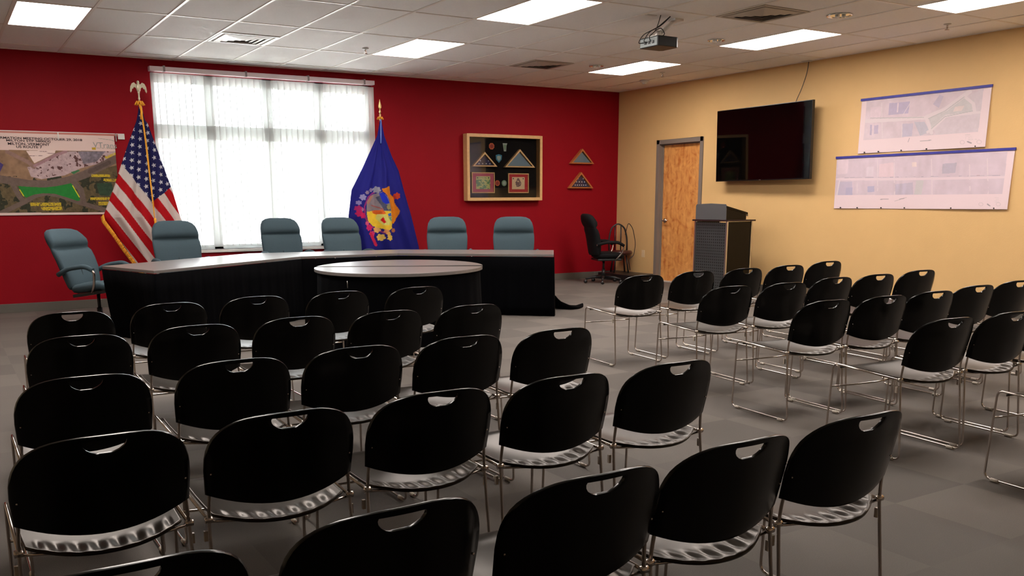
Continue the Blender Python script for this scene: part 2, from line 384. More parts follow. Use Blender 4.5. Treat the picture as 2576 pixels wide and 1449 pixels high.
# ------------------------------------------------------------------ ceiling fittings
DIFF = mat('light_diffuser', (.9, .86, .82), .5, emit=(1, .91, .84), estr=PANEL)
def ceiling_light(x, y, label):
    t = thing('ceiling_light', label, 'ceiling light', (x, y, CEIL), 0, 'recessed ceiling light panels')
    a, b = TX/2-.013, TY/2-.013
    f = MB().box((-a, -b, -.006), (-a+.012, b, -.0005)).box((a-.012, -b, -.006), (a, b, -.0005)).box((-a+.012, -b, -.006), (a-.012, -b+.012, -.0005)).box((-a+.012, b-.012, -.006), (a-.012, b, -.0005))
    f.build('frame', GRIDM, t)
    MB().box((-a+.012, -b+.012, -.0035), (a-.012, b-.012, -.0008)).build('diffuser', DIFF, t)
    return t
for x, y, l in ((1.125, 10.05, 'glowing ceiling light panel above the wall map, farthest left'),
                (5.025, 10.05, 'glowing ceiling light panel nearer the window and red wall, left of the centre'),
                (5.025, 7.53, 'large glowing ceiling light panel at the top centre, left of the projector'),
                (8.275, 10.05, 'glowing ceiling light panel above the corner by the door'),
                (8.275, 7.53, 'glowing ceiling light panel right of the projector'),
                (8.275, 5.01, 'glowing ceiling light panel in the top right corner of the photo')):
    ceiling_light(x, y, l)
for x, y, l in ((1.125, 7.53, 'ceiling light panel over the left chairs, out of the photo at its top'), (5.025, 5.01, 'ceiling light panel over the aisle, out of the photo at its top'),
                (1.125, 5.01, 'ceiling light panel over the left block rear, out of the photo'), (8.275, 2.49, 'ceiling light panel by the tan wall, out of the photo'), (5.025, 2.49, 'ceiling light panel over the last chairs, out of the photo')):
    ceiling_light(x, y, l)
VENT = mat('vent_paint', (.55, .50, .43), .5)
VENTL = mat('vent_white', (.85, .84, .8), .35)
VDARK = mat('vent_void', (.32, .29, .25), .8)
def ceiling_vent(x, y, label, m):
    t = thing('ceiling_vent', label, 'air vent', (x, y, CEIL), 0, 'square ceiling air vents')
    A = .31
    MB().box((-A, -A, -.004), (A, A, -.0005)).build('backing', VDARK, t)
    f = MB().box((-A, -A, -.009), (-A+.03, A, -.004)).box((A-.03, -A, -.009), (A, A, -.004)).box((-A+.03, -A, -.009), (A-.03, -A+.03, -.004)).box((-A+.03, A-.03, -.009), (A-.03, A, -.004))
    f.build('frame', m, t)
    for k, a in enumerate((.255, .195, .135, .075)):
        q = MB(); b = a-.054
        for i in range(4):
            c, s = math.cos(i*PI/2), math.sin(i*PI/2); R = lambda x, y, z: (c*x-s*y, s*x+c*y, z)
            q.add([R(-a, -a, -.007), R(a, -a, -.007), R(b, -b, -.019), R(-b, -b, -.019), R(-a, -a, -.009), R(a, -a, -.009), R(b, -b, -.021), R(-b, -b, -.021)], [(0, 1, 2, 3), (4, 7, 6, 5), (0, 4, 5, 1)])
        q.build('louver', m, t)
    MB().box((-.034, -.034, -.016), (.034, .034, -.004)).build('centre_plate', m, t)
    return t
ceiling_vent(3.075, 10.365, 'white square ceiling vent with open louvers above the window', VENTL)
ceiling_vent(7.0, 10.365, 'grey square ceiling vent near the red wall, above the display case', VENT)
ceiling_vent(7.0, 6.58, 'large grey square ceiling vent at the top, right of the projector', VENT)
MIRR = mat('lamp_reflector', (.85, .84, .82), .12, .9)
for x, y, l, s in ((7.69, 6.25, 'recessed silver downlight nearest the camera, beside the near vent', 1.25), (7.66, 7.87, 'recessed silver downlight between projector and right light panel', 1), (7.69, 10.1, 'recessed silver downlight near the red wall, beside the far vent', 1)):
    t = thing('recessed_downlight', l, 'downlight', (x, y, CEIL), 0, 'round recessed downlights')
    MB().lathe([(.082*s, -.0005), (.098*s, -.004), (.094*s, -.012), (.08*s, -.010), (.08*s, -.0005)], 28).build('trim_ring', MIRR, t)
    MB().lathe([(.08*s, -.006), (.06*s, -.0015), (0.001, -.0008)], 28).build('reflector', MIRR, t)
    MB().lathe([(.001, -.030), (.014, -.026), (.020, -.014), (.016, -.0015)], 14, (-.035, 0, 0)).lathe([(.001, -.030), (.014, -.026), (.020, -.014), (.016, -.0015)], 14, (.015, .03, 0)).lathe([(.001, -.030), (.014, -.026), (.020, -.014), (.016, -.0015)], 14, (.02, -.035, 0)).build('bulb', mat('bulb_glass', (.95, .95, .93), .08, .0) if s > 1 else bpy.data.materials['bulb_glass'], t)  # white domes stand in for glints of light in the reflector
for x, y, l in ((4.48, 10.29, 'chrome sprinkler head in the ceiling just left of the far light panel'), (9.04, 6.0, 'chrome sprinkler head in the ceiling near the top right light panel'), (8.9, 10.17, 'chrome sprinkler head in the ceiling by the corner light panel')):
    t = thing('sprinkler_head', l, 'sprinkler', (x, y, CEIL), 0, 'ceiling sprinkler heads')
    MB().lathe([(.001, -.001), (.038, -.001), (.036, -.008), (.014, -.014), (.001, -.014)], 20).build('escutcheon', WHITE, t)
    MB().lathe([(.009, -.012), (.009, -.035), (.004, -.04), (.004, -.055)], 10).tube([(-.012, 0, -.03), (-.012, 0, -.055)], .0025, 6).tube([(.012, 0, -.03), (.012, 0, -.055)], .0025, 6).build('body', CHROME, t)
    MB().lathe([(.001, -.055), (.022, -.056), (.022, -.059), (.001, -.06)], 14).build('deflector', CHROME, t)
t = thing('smoke_detector', 'round white smoke detector on the ceiling by the corner', 'smoke detector', (9.245, 10.96, CEIL))
MB().lathe([(.07, -.001), (.07, -.02), (.055, -.035), (.001, -.04)], 24).build('base', WHITE, t)
MB().lathe([(.035, -.036), (.033, -.052), (.001, -.055)], 20).build('sensor', WHITE, t)

# projector on its ceiling arm
t = thing('projector', 'dark ceiling projector with looping black cables', 'projector', (6.23, 7.20, 2.74))
b = MB(); a0, a1, c0, c1 = -.115, .165, -.135, .135
poly = [(a0, c0), (a1-.04, c0), (a1-.01, c0+.02), (a1, c0+.06), (a1, c1-.03), (a1-.03, c1), (a0, c1)]
b.prism(poly, 0, .095).build('body', mat('projector_black', (.004, .004, .004), .4, spec=.25), t, bevel=.008)
MB().box((a0-.003, c0+.012, .008), (a0, c1-.012, .085)).build('port_panel', mat('port_grey', (.22, .25, .25), .45), t)
for i in range(3): MB().box((a0-.012, -.08+i*.055, .03), (a0-.003, -.055+i*.055, .055)).build('connector', BMET, t)
MB().lathe([(.03, 0), (.034, .014), (.026, .016), (.001, .006)], 20, (.03, c1-.004, .05), 1).build('lens', BMET, t)
MB().box((-.06, -.05, .096), (.07, .08, .115)).lathe([(.035, .115), (.03, .15), (.02, .16)], 16).build('mount_plate', ALU, t, bevel=.002)
MB().tube([(.02, .0, .145), (.215, .0, .272)], .024, 4).build('arm', WHITE, t)
MB().box((.17, -.05, .270), (.28, .05, .2875)).build('ceiling_bracket', WHITE, t)
for k, P in enumerate(([(-.115, .07, .05), (-.18, .09, .04), (-.15, .05, .12), (-.02, -.02, .19), (.06, -.1, .283)], [(-.115, .02, .05), (-.16, .03, .05), (-.12, .0, .14), (0, -.04, .2), (.065, -.1, .283)], [(-.118, -.03, .05), (-.15, -.04, .09), (-.06, -.03, .15), (-.05, -.06, .22), (-.06, -.1, .283)], [(-.02, .03, .16), (.0, -.04, .19), (.03, -.07, .12), (.0, -.03, .1)])):
    MB().tube(smooth_path(P, .05), .0045, 6).build('cable', BMET, t)
tag(MB().box((-.06, -.02, -.006), (.06, .02, -.0005)).build('cable_cover_plate', WHITE, None, loc=(6.10, 7.16, CEIL)), 'small white cable cover plate on the ceiling left of the projector arm', 'cover plate')

# ------------------------------------------------------------------ television
t = thing('television', 'large black wall mounted flat screen television', 'television', (9.66, 9.0, 2.025))
MB().box((0, -.86, -.49), (.045, .86, .49)).build('casing', mat('tv_case', (.006, .006, .006), .25), t, bevel=.006)
MB().box((-.002, -.85, -.475), (.001, .85, .48)).build('screen', mat('tv_glass', (.0006, .0006, .0007), .03, spec=.35), t)
MB().box((-.003, -.016, -.484), (-.0005, .016, -.479)).build('badge', ALU, t)
MB().box((.045, -.25, -.2), (.085, .25, .2)).box((.085, -.05, -.05), (.18, .05, .05)).box((.18, -.2, -.15), (.2, .2, .15)).build('wall_mount', BMET, t)
t.rotation_euler = (0, math.radians(-1.5), math.radians(-1.7))
t = thing('television_cable', 'thin black cable hanging from the ceiling to the television', 'cable', (XW-.03, 8.42, CEIL))
MB().tube(smooth_path([(0, 0, 0), (0, .02, -.15), (-.02, .07, -.33), (-.07, .10, -.47), (-.09, .12, -.56)], .1), .005, 6).build('cord', BMET, t)
MB().box((-.06, -.05, -.012), (.02, .07, -.0005)).build('bracket', WHITE, t, bevel=.002)
t = thing('outlet_plate', 'small cream wall outlet plate left of the door', 'outlet', (XW, 11.61, .42))
MB().box((-.007, -.037, -.058), (0, .037, .058)).build('plate', mat('cream_plastic', (.72, .55, .33), .4), t, bevel=.002)
for z in (-.02, .02): MB().box((-.010, -.014, z-.012), (-.006, .014, z+.012)).build('socket', bpy.data.materials['cream_plastic'], t, bevel=.002)
exec_marker = None

# ------------------------------------------------------------------ map poster on the red wall
def paint_left(X, Z):
    px = (X-.653)*215.; yt = 332+.036*px; yb = 543-.006*px
    py = yt+(2.106-Z)/(2.106-1.142)*(yb-yt); cx = px*6.3; cyy = (py-320)*6.3
    col = np.zeros(X.shape+(3,)); col[:] = lin((232, 205, 198))
    top = 368+.018*cx
    img = (cyy > top) & (cyy < 1358) & (cx < 1892)
    n = fbm(X, Z, 12); n2 = fbm(X+3, Z+7, 34)
    base = lin((150, 118, 92))[None, None]*(0.55+.9*n[..., None]); col[img] = base[img]
    def reg(P, c, var=.35, s=None):
        mk = inpoly(cx, cyy, P) & img; cc = lin(c)[None, None]*(1-var+2*var*(n2 if s is None else s)[..., None]); col[mk] = cc[mk]
    reg([(-3000, 800), (250, 850), (500, 880), (1050, 900), (1400, 700), (1900, 600), (1900, 1360), (-3000, 1360)], (98, 84, 58), .55)
    tr = (n > .55) & img & (cyy > 780); col[tr] = (lin((48, 50, 34))[None, None]*(.5+n2[..., None]))[tr]
    reg([(460, 640), (640, 600), (900, 470), (1050, 400), (1900, 400), (1900, 470), (1650, 560), (1250, 660), (1000, 770), (650, 830), (500, 790)], (190, 165, 168), .25)
    dots = (fbm(X+1, Z+2, 30) > .62) & inpoly(cx, cyy, [(460, 640), (1050, 400), (1700, 400), (1600, 560), (650, 830)]) & img; put(col, dots, (95, 62, 60))
    reg([(1230, 400), (1650, 400), (1500, 560), (1300, 600)], (130, 120, 130), .5)
    reg([(470, 385), (900, 380), (880, 430), (570, 580)], (236, 212, 206), .03)
    reg([(-60, 540), (30, 520), (130, 600), (60, 730), (-60, 740)], (70, 55, 120), .25)
    def road(P, wd, c=(112, 94, 86)):
        mk = (dseg(cx, cyy, P) < wd) & img; col[mk] = (lin(c)[None, None]*(.8+.4*n2[..., None]))[mk]
    road([(200, 400), (480, 560), (560, 640)], 30, (150, 118, 110)); road([(570, 620), (900, 450), (1050, 400)], 22, (168, 130, 135))
    road([(-3000, 700), (-400, 740), (200, 850), (450, 900), (750, 910), (1050, 850), (1300, 760), (1900, 470)], 60)
    road([(1380, 715), (1690, 575)], 32, (92, 76, 72))
    road([(210, 860), (300, 1100), (360, 1190)], 38); road([(1100, 850), (1220, 1000), (1240, 1200)], 45)
    road([(20, 1360), (360, 1190), (550, 1080), (700, 1050), (900, 1090), (1200, 1210), (1650, 1350)], 36)
    reg([(300, 935), (480, 950), (680, 960), (860, 940), (1080, 895), (1110, 935), (1195, 1165), (1150, 1175), (1000, 1120), (820, 1060), (660, 1050), (520, 1070), (400, 1120), (365, 1090)], (30, 128, 48), .15)
    reg([(1090, 720), (1210, 685), (1235, 700), (1130, 755)], (62, 120, 78), .2)
    reg([(1460, 900), (1700, 890), (1720, 1000), (1640, 1100), (1500, 1090)], (48, 72, 52), .4)
    for P in ([(1400, 755), (1690, 760), (1690, 800), (1400, 800)], [(1580, 825), (1790, 830), (1790, 870), (1580, 870)], [(1350, 1120), (1650, 1120), (1650, 1160), (1350, 1165)], [(1470, 1190), (1640, 1190), (1640, 1245), (1470, 1245)],
              [(450, 1200), (900, 1200), (900, 1250), (450, 1250)], [(600, 1265), (910, 1262), (910, 1320), (600, 1320)], [(1630, 480), (1800, 420), (1815, 450), (1650, 520)]):
        mk = inpoly(cx, cyy, P) & img & (vnoise(X, Z, 150) > .3); put(col, mk, (205, 178, 40))
    for P in ([(320, 995), (365, 1090)], [(1100, 935), (1185, 1115)]): put(col, (dseg(cx, cyy, P) < 7) & img, (215, 215, 40))
    for P in ([(510, 463), (700, 463)], [(655, 397), (770, 400)], [(770, 425), (890, 430)]): put(col, (dseg(cx, cyy, P) < 4) & (vnoise(X, Z, 260) > .35), (120, 90, 90))
    put(col, inpoly(cx, cyy, [(1445, 337), (1505, 337), (1505, 377), (1445, 377)]), (196, 160, 40))
    put(col, (dseg(cx, cyy, [(1520, 350), (1870, 362)]) < 5) & (vnoise(X, Z, 300) > .4), (170, 155, 140))
    put(col, (dseg(cx, cyy, [(1560, 200), (1750, 225), (1850, 262)]) < 4), (175, 165, 158))
    return col
t = thing('wall_map_poster', 'large aerial site map poster with a printed meeting title, on the red wall', 'poster', (1.045, YW, 1.6))
nx, ny = 560, 270
xs = np.linspace(.10, 1.985, nx); zs = np.linspace(2.088, 1.146, ny); Xg, Zg = np.meshgrid(xs, zs)
wav = .004*np.sin(Xg*5)
P3 = np.stack([Xg-1.045, -.016+wav*.5, Zg-1.6], -1) if False else np.stack([Xg-1.045, -.014+wav*.4, Zg-1.6], -1)
grid_obj('printed_sheet', P3, paint_left(Xg, Zg)*.92, CERT, t, .0015)
for s, wd, hh, z in (('PUBLIC INFORMATION MEETING OCTOBER 29, 2018', 1.163, .030, 2.030), ('MILTON STP 5800(3)', .465, .032, 2.0), ('MILTON, VERMONT', .44, .034, 1.965), ('US ROUTE 7', .273, .028, 1.934)):
    text_mesh('title_text', s, wd, hh, INK, (1.037-1.045, -.019, z-1.6), (1, 0, -.004), (0, 0, 1), t, bold=.02)
text_mesh('logo_text', 'VTrans', .27, .062, INKG, (1.87-1.045, -.019, 1.975-1.6), (1, 0, -.02), (0, 0, 1), t, bold=.0)
t = thing('map_rail', 'slim white edged hanging rail above the wall map poster', 'rail', (1.1, YW, 2.10))
MB().box((-1.0, -.012, -.012), (.995, 0, .010)).build('rail', mat('rail_face', (.50, .16, .12), .35), t)  # red reflected from the wall is put into the rail colour
MB().box((-1.0, -.016, .010), (1.005, 0, .018)).build('top_lip', WHITE, t)
MB().box((.93, -.022, -.05), (1.005, 0, .010)).build('end_cap', WHITE, t, bevel=.002)
for x in (.26, .905): MB().box((x-.006, -.024, -.075), (x+.006, -.012, .016)).build('clip', ALU, t)

# ------------------------------------------------------------------ two map posters on the tan wall
def bil(U, V, TL, TR, BL, BR):
    a = (1-U)*(1-V); b = U*(1-V); c = (1-U)*V; d = U*V
    return a*TL[0]+b*TR[0]+c*BL[0]+d*BR[0], a*TL[1]+b*TR[1]+c*BL[1]+d*BR[1]
def paint_up(U, V):
    U = (U*1.10)/(1+.10*U); cx, cyy = bil(U, V, (385, 215), (1780, 62), (345, 790), (1700, 735))
    col = np.zeros(U.shape+(3,)); col[:] = lin((238, 214, 218)); A = U*1.63; B = V*.65
    n = fbm(A, B, 9)[..., None]; n2 = fbm(A+4, B, 26)[..., None]
    img = inpoly(cx, cyy, [(450, 215), (1708, 92), (1645, 570), (415, 645)])
    col[img] = (lin((205, 188, 200))[None, None]*(.75+.5*n))[img]
    def reg(P, c, v=.15): mk = inpoly(cx, cyy, P) & img; col[mk] = (lin(c)[None, None]*(1-v+2*v*n2))[mk]
    reg([(1150, 380), (1708, 100), (1660, 560), (1250, 600)], (200, 190, 200)); reg([(1180, 400), (1540, 190), (1620, 230), (1600, 340), (1350, 390), (1200, 530)], (186, 192, 192))
    reg([(735, 250), (975, 228), (955, 355), (725, 375)], (150, 146, 192)); reg([(830, 245), (850, 243), (840, 345), (822, 348)], (220, 205, 215))
    reg([(500, 480), (525, 480), (520, 590), (497, 590)], (150, 145, 190)); reg([(550, 490), (605, 480), (600, 575), (550, 578)], (160, 152, 195))
    reg([(890, 470), (1010, 465), (990, 605), (880, 610)], (165, 165, 195)); reg([(1020, 450), (1130, 450), (1190, 560), (1080, 600)], (160, 170, 190)); reg([(1290, 160), (1330, 175), (1280, 300), (1220, 260)], (165, 160, 190))
    reg([(500, 295), (640, 285), (625, 415), (500, 425)], (218, 196, 210)); reg([(1440, 290), (1530, 280), (1500, 335), (1420, 345)], (222, 205, 198))
    def road(P, wd, c=(222, 212, 216)): mk = (dseg(cx, cyy, P) < wd) & img; put(col, mk, c)
    for P, wd in (([(430, 445), (700, 430), (1150, 405)], 19), ([(1150, 400), (1340, 320), (1580, 130)], 22), ([(1540, 190), (1610, 260), (1620, 350)], 16), ([(1660, 355), (1350, 390), (1210, 530), (1160, 560)], 14), ([(1150, 410), (1200, 570)], 18), ([(640, 250), (655, 620)], 4), ([(885, 460), (880, 610)], 4), ([(985, 235), (890, 380)], 3)): road(P, wd)
    for P in ([(1170, 415), (1340, 335), (1530, 185)], [(1200, 525), (1340, 395), (1600, 340)], [(500, 410), (1120, 400)]): put(col, (dseg(cx, cyy, P) < 3.5) & img, (140, 160, 158))
    for P, c, wd in (([(965, 625), (950, 665)], (90, 90, 110), 3), ([(1080, 660), (1195, 650)], (120, 115, 120), 4), ([(1550, 675), (1580, 690)], (90, 85, 100), 7)): put(col, dseg(cx, cyy, P) < wd, c)
    for a, b in ((1500, 680), (1650, 680)): mk = np.abs(np.hypot(cx-a, cyy-b)-20) < 3; put(col, mk, (200, 180, 185))
    for k in range(4): put(col, (dseg(cx, cyy, [(1530, 600+k*18), (1650, 594+k*18)]) < 3) & (n2[..., 0] > .42), (205, 190, 192))
    return col
def paint_low(U, V):
    U = (U*1.12)/(1+.12*U); cx, cyy = bil(U, V, (115, 825), (2040, 740), (65, 1375), (1940, 1410))
    col = np.zeros(U.shape+(3,)); col[:] = lin((238, 212, 218)); A = U*2.26; B = V*.64
    n = fbm(A+7, B+2, 8)[..., None]; n2 = vnoise(A*1.0, B*.25, 22)[..., None]*.6+fbm(A, B, 30)[..., None]*.4
    img = inpoly(cx, cyy, [(120, 845), (1975, 780), (1910, 1240), (85, 1232)])
    col[img] = (lin((200, 182, 200))[None, None]*(.72+.3*n+.3*n2))[img]
    def reg(P, c, v=.15): mk = inpoly(cx, cyy, P) & img; col[mk] = (lin(c)[None, None]*(1-v+2*v*n2))[mk]
    for P in ([(140, 1090), (325, 1085), (325, 1232), (120, 1232)],): reg(P, (165, 160, 195))
    reg([(240, 1150), (330, 1150), (325, 1232), (230, 1232)], (135, 140, 190)); reg([(525, 1140), (610, 1135), (610, 1200), (525, 1205)], (140, 146, 196))
    reg([(1380, 900), (1520, 890), (1500, 1000), (1370, 1010)], (150, 150, 178), .3); reg([(860, 1120), (1060, 1100), (1060, 1232), (860, 1232)], (165, 160, 190), .3)
    reg([(680, 900), (850, 880), (850, 1040), (670, 1040)], (222, 192, 204)); reg([(130, 860), (280, 850), (260, 1000), (120, 1010)], (220, 198, 212)); reg([(520, 930), (610, 925), (600, 1030), (515, 1030)], (214, 200, 216))
    reg([(1060, 880), (1110, 880), (1110, 930), (1060, 930)], (228, 208, 200)); reg([(1100, 1080), (1180, 1080), (1150, 1232), (1070, 1232)], (185, 190, 190))
    mk = (dseg(cx, cyy, [(80, 1060), (1000, 1064), (1940, 1056)]) < 13) & img; put(col, mk, (226, 206, 216))
    for x0 in (400, 660, 860, 1270, 1640, 1800): put(col, (dseg(cx, cyy, [(x0, 850), (x0-10, 1232)]) < 5) & img & (n[..., 0] > .4), (222, 206, 214))
    put(col, (dseg(cx, cyy, [(150, 1080), (110, 1232)]) < 8) & img, (222, 214, 220)); put(col, (dseg(cx, cyy, [(80, 1046), (1940, 1034)]) < 3) & img & (n2[..., 0] > .5), (120, 120, 150))
    for P, c, wd in (([(680, 1283), (775, 1281)], (110, 105, 115), 4), ([(850, 1305), (985, 1265)], (110, 110, 120), 2), ([(905, 1285), (955, 1275)], (60, 70, 80), 4), ([(1780, 1350), (1798, 1368)], (80, 80, 90), 6), ([(1700, 1033), (1725, 1032)], (130, 60, 70), 3)): put(col, dseg(cx, cyy, P) < wd, c)
    for a, b in ((1722, 1350), (1870, 1352)): put(col, np.abs(np.hypot(cx-a, cyy-b)-18) < 3, (205, 185, 190))
    for k in range(4): put(col, (dseg(cx, cyy, [(1760, 1280+k*16), (1890, 1280+k*16)]) < 2.5) & (n2[..., 0] > .45), (205, 190, 195))
    return col
def tan_poster(label, y0, y1, z0, z1, fn, nx, ny, pins, skew):
    yc, zc = (y0+y1)/2, (z0+z1)/2
    t = thing('site_plan_poster', label, 'poster', (XW, yc, zc), 0, 'site plan posters on the tan wall')
    U, V = np.meshgrid(np.linspace(0, 1, nx), np.linspace(0, 1, ny))
    Y = (y0+(y1-y0)*U)-yc+(V*skew)*(U-.5); Z = (z1+(z0-z1)*V)-zc
    X = -.010-.006*np.sin(U*7+V*2)*V-.010*V*U
    cf = fn(U, V); grid_obj('printed_sheet', np.stack([X, Y, Z], -1), (cf*.55+lin((228, 208, 214))*.45)*.9, CERT, t, .0015, (1, 0, 0))
    MB().box((-.020, (y1-yc)-.01, z1-zc-.022), (-.008, (y0-yc)+.01, z1-zc+.006)).build('blue_top_strip', TAPE, t)
    for u in pins:
        MB().lathe([(.001, -.014), (.008, -.012), (.008, -.002), (.001, 0)], 10, (-.014, (y0+(y1-y0)*u)-yc, z0-zc+.012), 0).build('push_pin', BMET, t)
    return t
tan_poster('shorter faded site plan poster with blue top edge, the upper one', 7.588, 5.955, 1.830, 2.475, paint_up, 420, 170, (.06, .18, .37, .57, .93), 0)
tan_poster('longer faded site plan poster with blue top edge, the lower one', 7.90, 5.63, 1.163, 1.802, paint_low, 560, 160, (.05, .16, .31, .45, .71, .93), .02)

# ------------------------------------------------------------------ display case and flag boxes on the red wall
def tri_frame(t, w_, h_, d, m, th=.018, y0=0.0):
    """triangular box frame: base centred on x=0,z=0, apex at h_"""
    q = MB(); k = th*1.9
    o = [(-w_/2, 0), (w_/2, 0), (0, h_)]; i = [(-w_/2+k*1.3, th), (w_/2-k*1.3, th), (0, h_-k)]
    for a in range(3):
        b = (a+1) % 3; q.add([(o[a][0], y0, o[a][1]), (o[b][0], y0, o[b][1]), (i[b][0], y0, i[b][1]), (i[a][0], y0, i[a][1]),
                              (o[a][0], y0-d, o[a][1]), (o[b][0], y0-d, o[b][1]), (i[b][0], y0-d, i[b][1]), (i[a][0], y0-d, i[a][1])],
                             [(0, 1, 2, 3), (7, 6, 5, 4), (0, 4, 5, 1), (1, 5, 6, 2), (2, 6, 7, 3), (3, 7, 4, 0)])
    q.build('frame', m, t); return i
def star(q, x, y, z, r):
    P = [(x+(r if k % 2 == 0 else r*.4)*math.sin(k*PI/5), z+(r if k % 2 == 0 else r*.4)*math.cos(k*PI/5)) for k in range(10)]
    q.add([(a, y, b) for a, b in P]+[(a, y+.001, b) for a, b in P], [tuple(range(10)), tuple(range(10, 20))[::-1]]+[(k, k+10, (k+1) % 10+10, (k+1) % 10) for k in range(10)])
NAVY = mat('navy_cloth', (.012, .012, .05), .8); STARM = mat('star_white', (.75, .75, .78), .7); GREYB = mat('slate_blue_felt', (.13, .19, .23), .7)
def flag_box(label, x, z, w_, h_, d, m, fill, rows, y):
    t = thing('flag_display_box', label, 'flag case', (x, y, z), 0)
    i = tri_frame(t, w_, h_, d, m)
    MB().add([(i[0][0], -.008, i[0][1]), (i[1][0], -.008, i[1][1]), (i[2][0], -.008, i[2][1]), (i[0][0]+.015, -d*.55, i[0][1]+.004), (i[1][0]-.015, -d*.55, i[1][1]+.004), (i[2][0], -d*.55, i[2][1]-.02)],
             [(0, 1, 2), (5, 4, 3), (0, 3, 4, 1), (1, 4, 5, 2), (2, 5, 3, 0)]).build('folded_flag', fill, t)
    if rows:
        q = MB()
        for r_, c in enumerate(rows):
            for k in range(c):
                zz = h_*(.20+.20*r_); wz = (w_*.80)*(1-zz/h_)*.85; star(q, (k-(c-1)/2)*wz/max(c-1, 1)*(.8 if c > 1 else 0), -d*.55-.003, zz, .013)
        q.build('stars', STARM, t)
    MB().add([(i[0][0], -d+.004, i[0][1]), (i[1][0], -d+.004, i[1][1]), (i[2][0], -d+.004, i[2][1])], [(0, 1, 2)]).build('glass', GLASS, t)
    return t
flag_box('small triangular wooden flag box, upper of the pair right of the display case', 9.09, 1.865, .47, .235, .06, OAKR, GREYB, None, YW)
flag_box('small triangular flag box showing white stars, lower of the pair on the red wall', 9.07, 1.475, .49, .255, .06, OAKR, NAVY, (6, 4, 2), YW)
t = thing('display_case', 'shallow glass fronted oak display case on the red wall', 'display case', (7.58, YW, 1.778))
W2, H2, D2 = .68, .492, .12
MB().box((-W2, -D2, -H2), (-W2+.045, 0, H2)).box((W2-.045, -D2, -H2), (W2, 0, H2)).box((-W2+.045, -D2, -H2), (W2-.045, 0, -H2+.045)).box((-W2+.045, -D2, H2-.045), (W2-.045, 0, H2)).build('frame', OAK, t, bevel=.003)
MB().box((-W2+.045, -.012, -H2+.045), (W2-.045, -.002, H2-.045)).build('backing', mat('black_felt', (.006, .005, .005), .95, spec=.1), t)
MB().box((-W2+.045, -D2+.012, -H2+.045), (W2-.045, -D2+.015, H2-.045)).build('glass', GLASS, t)
YC = YW-.013
flag_box('triangular flag box with stars inside the display case, upper left', 7.245, 1.795, .44, .215, .05, OAK, NAVY, (4, 2), YC)
flag_box('larger triangular flag box with plain blue fold inside the display case', 7.88, 1.79, .56, .275, .05, OAK, GREYB, None, YC)
def certificate(label, x, z, wd, hh, matc, pap, fig):
    t = thing('framed_certificate', label, 'framed picture', (x, YC, z)); a, b = wd/2, hh/2; k = .014
    MB().box((-a, -.02, -b), (-a+k, 0, b)).box((a-k, -.02, -b), (a, 0, b)).box((-a+k, -.02, -b), (a-k, 0, -b+k)).box((-a+k, -.02, b-k), (a-k, 0, b)).build('frame', OAK, t)
    MB().box((-a+k, -.010, -b+k), (a-k, -.002, b-k)).build('mat_board', matc, t)
    U, V = np.meshgrid(np.linspace(-1, 1, 70), np.linspace(1, -1, 60)); col = np.zeros(U.shape+(3,)); col[:] = lin(pap)
    n = fbm(U+3, V+5, 3)
    if fig == 0: col *= (.7+.6*n)[..., None]; put(col, (np.abs(V-.78) < .05) & (np.abs(U) < .5) & (vnoise(U, V, 20) > .4), (60, 70, 60)); put(col, (n > .55) & (V < .5), (110, 150, 105))
    else: put(col, (((U*1.3)**2+(V*.9)**2+.5*(n-.5)) < .35) & (n > .38), (120, 92, 88)); put(col, (((U+.02)/.2)**2+((V-.62)/.22)**2 < 1), (120, 92, 88))
    for s in (-1, 1): put(col, ((U-s*.78)**2+(V-.75)**2) < .01, (60, 60, 70))
    g_ = .62
    grid_obj('print', np.stack([U*a*g_, np.full(U.shape, -.0115), V*b*g_], -1), col*.8, CERT, t, .001)
    return t
certificate('framed green certificate with pink mat inside the display case', 7.23, 1.555, .405, .31, mat('pink_mat', (.42, .07, .11), .7), (205, 205, 130), 0)
certificate('framed sepia picture with red mat inside the display case', 7.87, 1.55, .38, .30, mat('red_mat', (.35, .008, .012), .7), (222, 190, 150), 1)
def patch(name, label, x, z, P, m, m2):
    t = thing(name, label, 'emblem patch', (x, YC, z), 0, 'emblem patches in the display case')
    MB().prism(P, -.006, -.0005, 1).build('cloth', m, t)
    MB().prism([(a*.62, b*.62) for a, b in P], -.008, -.006, 1).build('centre', m2, t)
circ = lambda r_, n=20, g=0: [((r_*(1+g*(k % 2)))*math.cos(2*PI*k/n), (r_*(1+g*(k % 2)))*math.sin(2*PI*k/n)) for k in range(n)]
ORP = mat('orange_patch', (.45, .09, .03), .8); ORP2 = mat('dark_orange_patch', (.25, .03, .02), .8); GRP = mat('green_patch', (.16, .25, .15), .8); BLP = mat('blue_patch', (.03, .16, .24), .8); LTP = mat('pale_patch', (.32, .36, .30), .8)
patch('emblem_patch', 'orange scalloped patch at the top left inside the display case', 7.39, 2.10, circ(.046, 16, .12), ORP, ORP2)
patch('emblem_patch', 'pale green tall patch at the top centre inside the display case', 7.63, 2.09, [(-.02, -.06), (.02, -.06), (.025, .02), (.042, .06), (-.042, .06), (-.03, .0)], LTP, GRP)
patch('emblem_patch', 'blue shield patch in the middle of the display case', 7.518, 1.925, [(0, -.07), (.05, -.02), (.056, .045), (0, .06), (-.056, .045), (-.05, -.02)], BLP, LTP)
patch('emblem_patch', 'orange round patch low between the two framed pictures', 7.49, 1.55, circ(.042, 16, .1), ORP, ORP2)
patch('emblem_patch', 'grey green round patch low between the two framed pictures', 7.613, 1.55, circ(.045, 20), GRP, LTP)

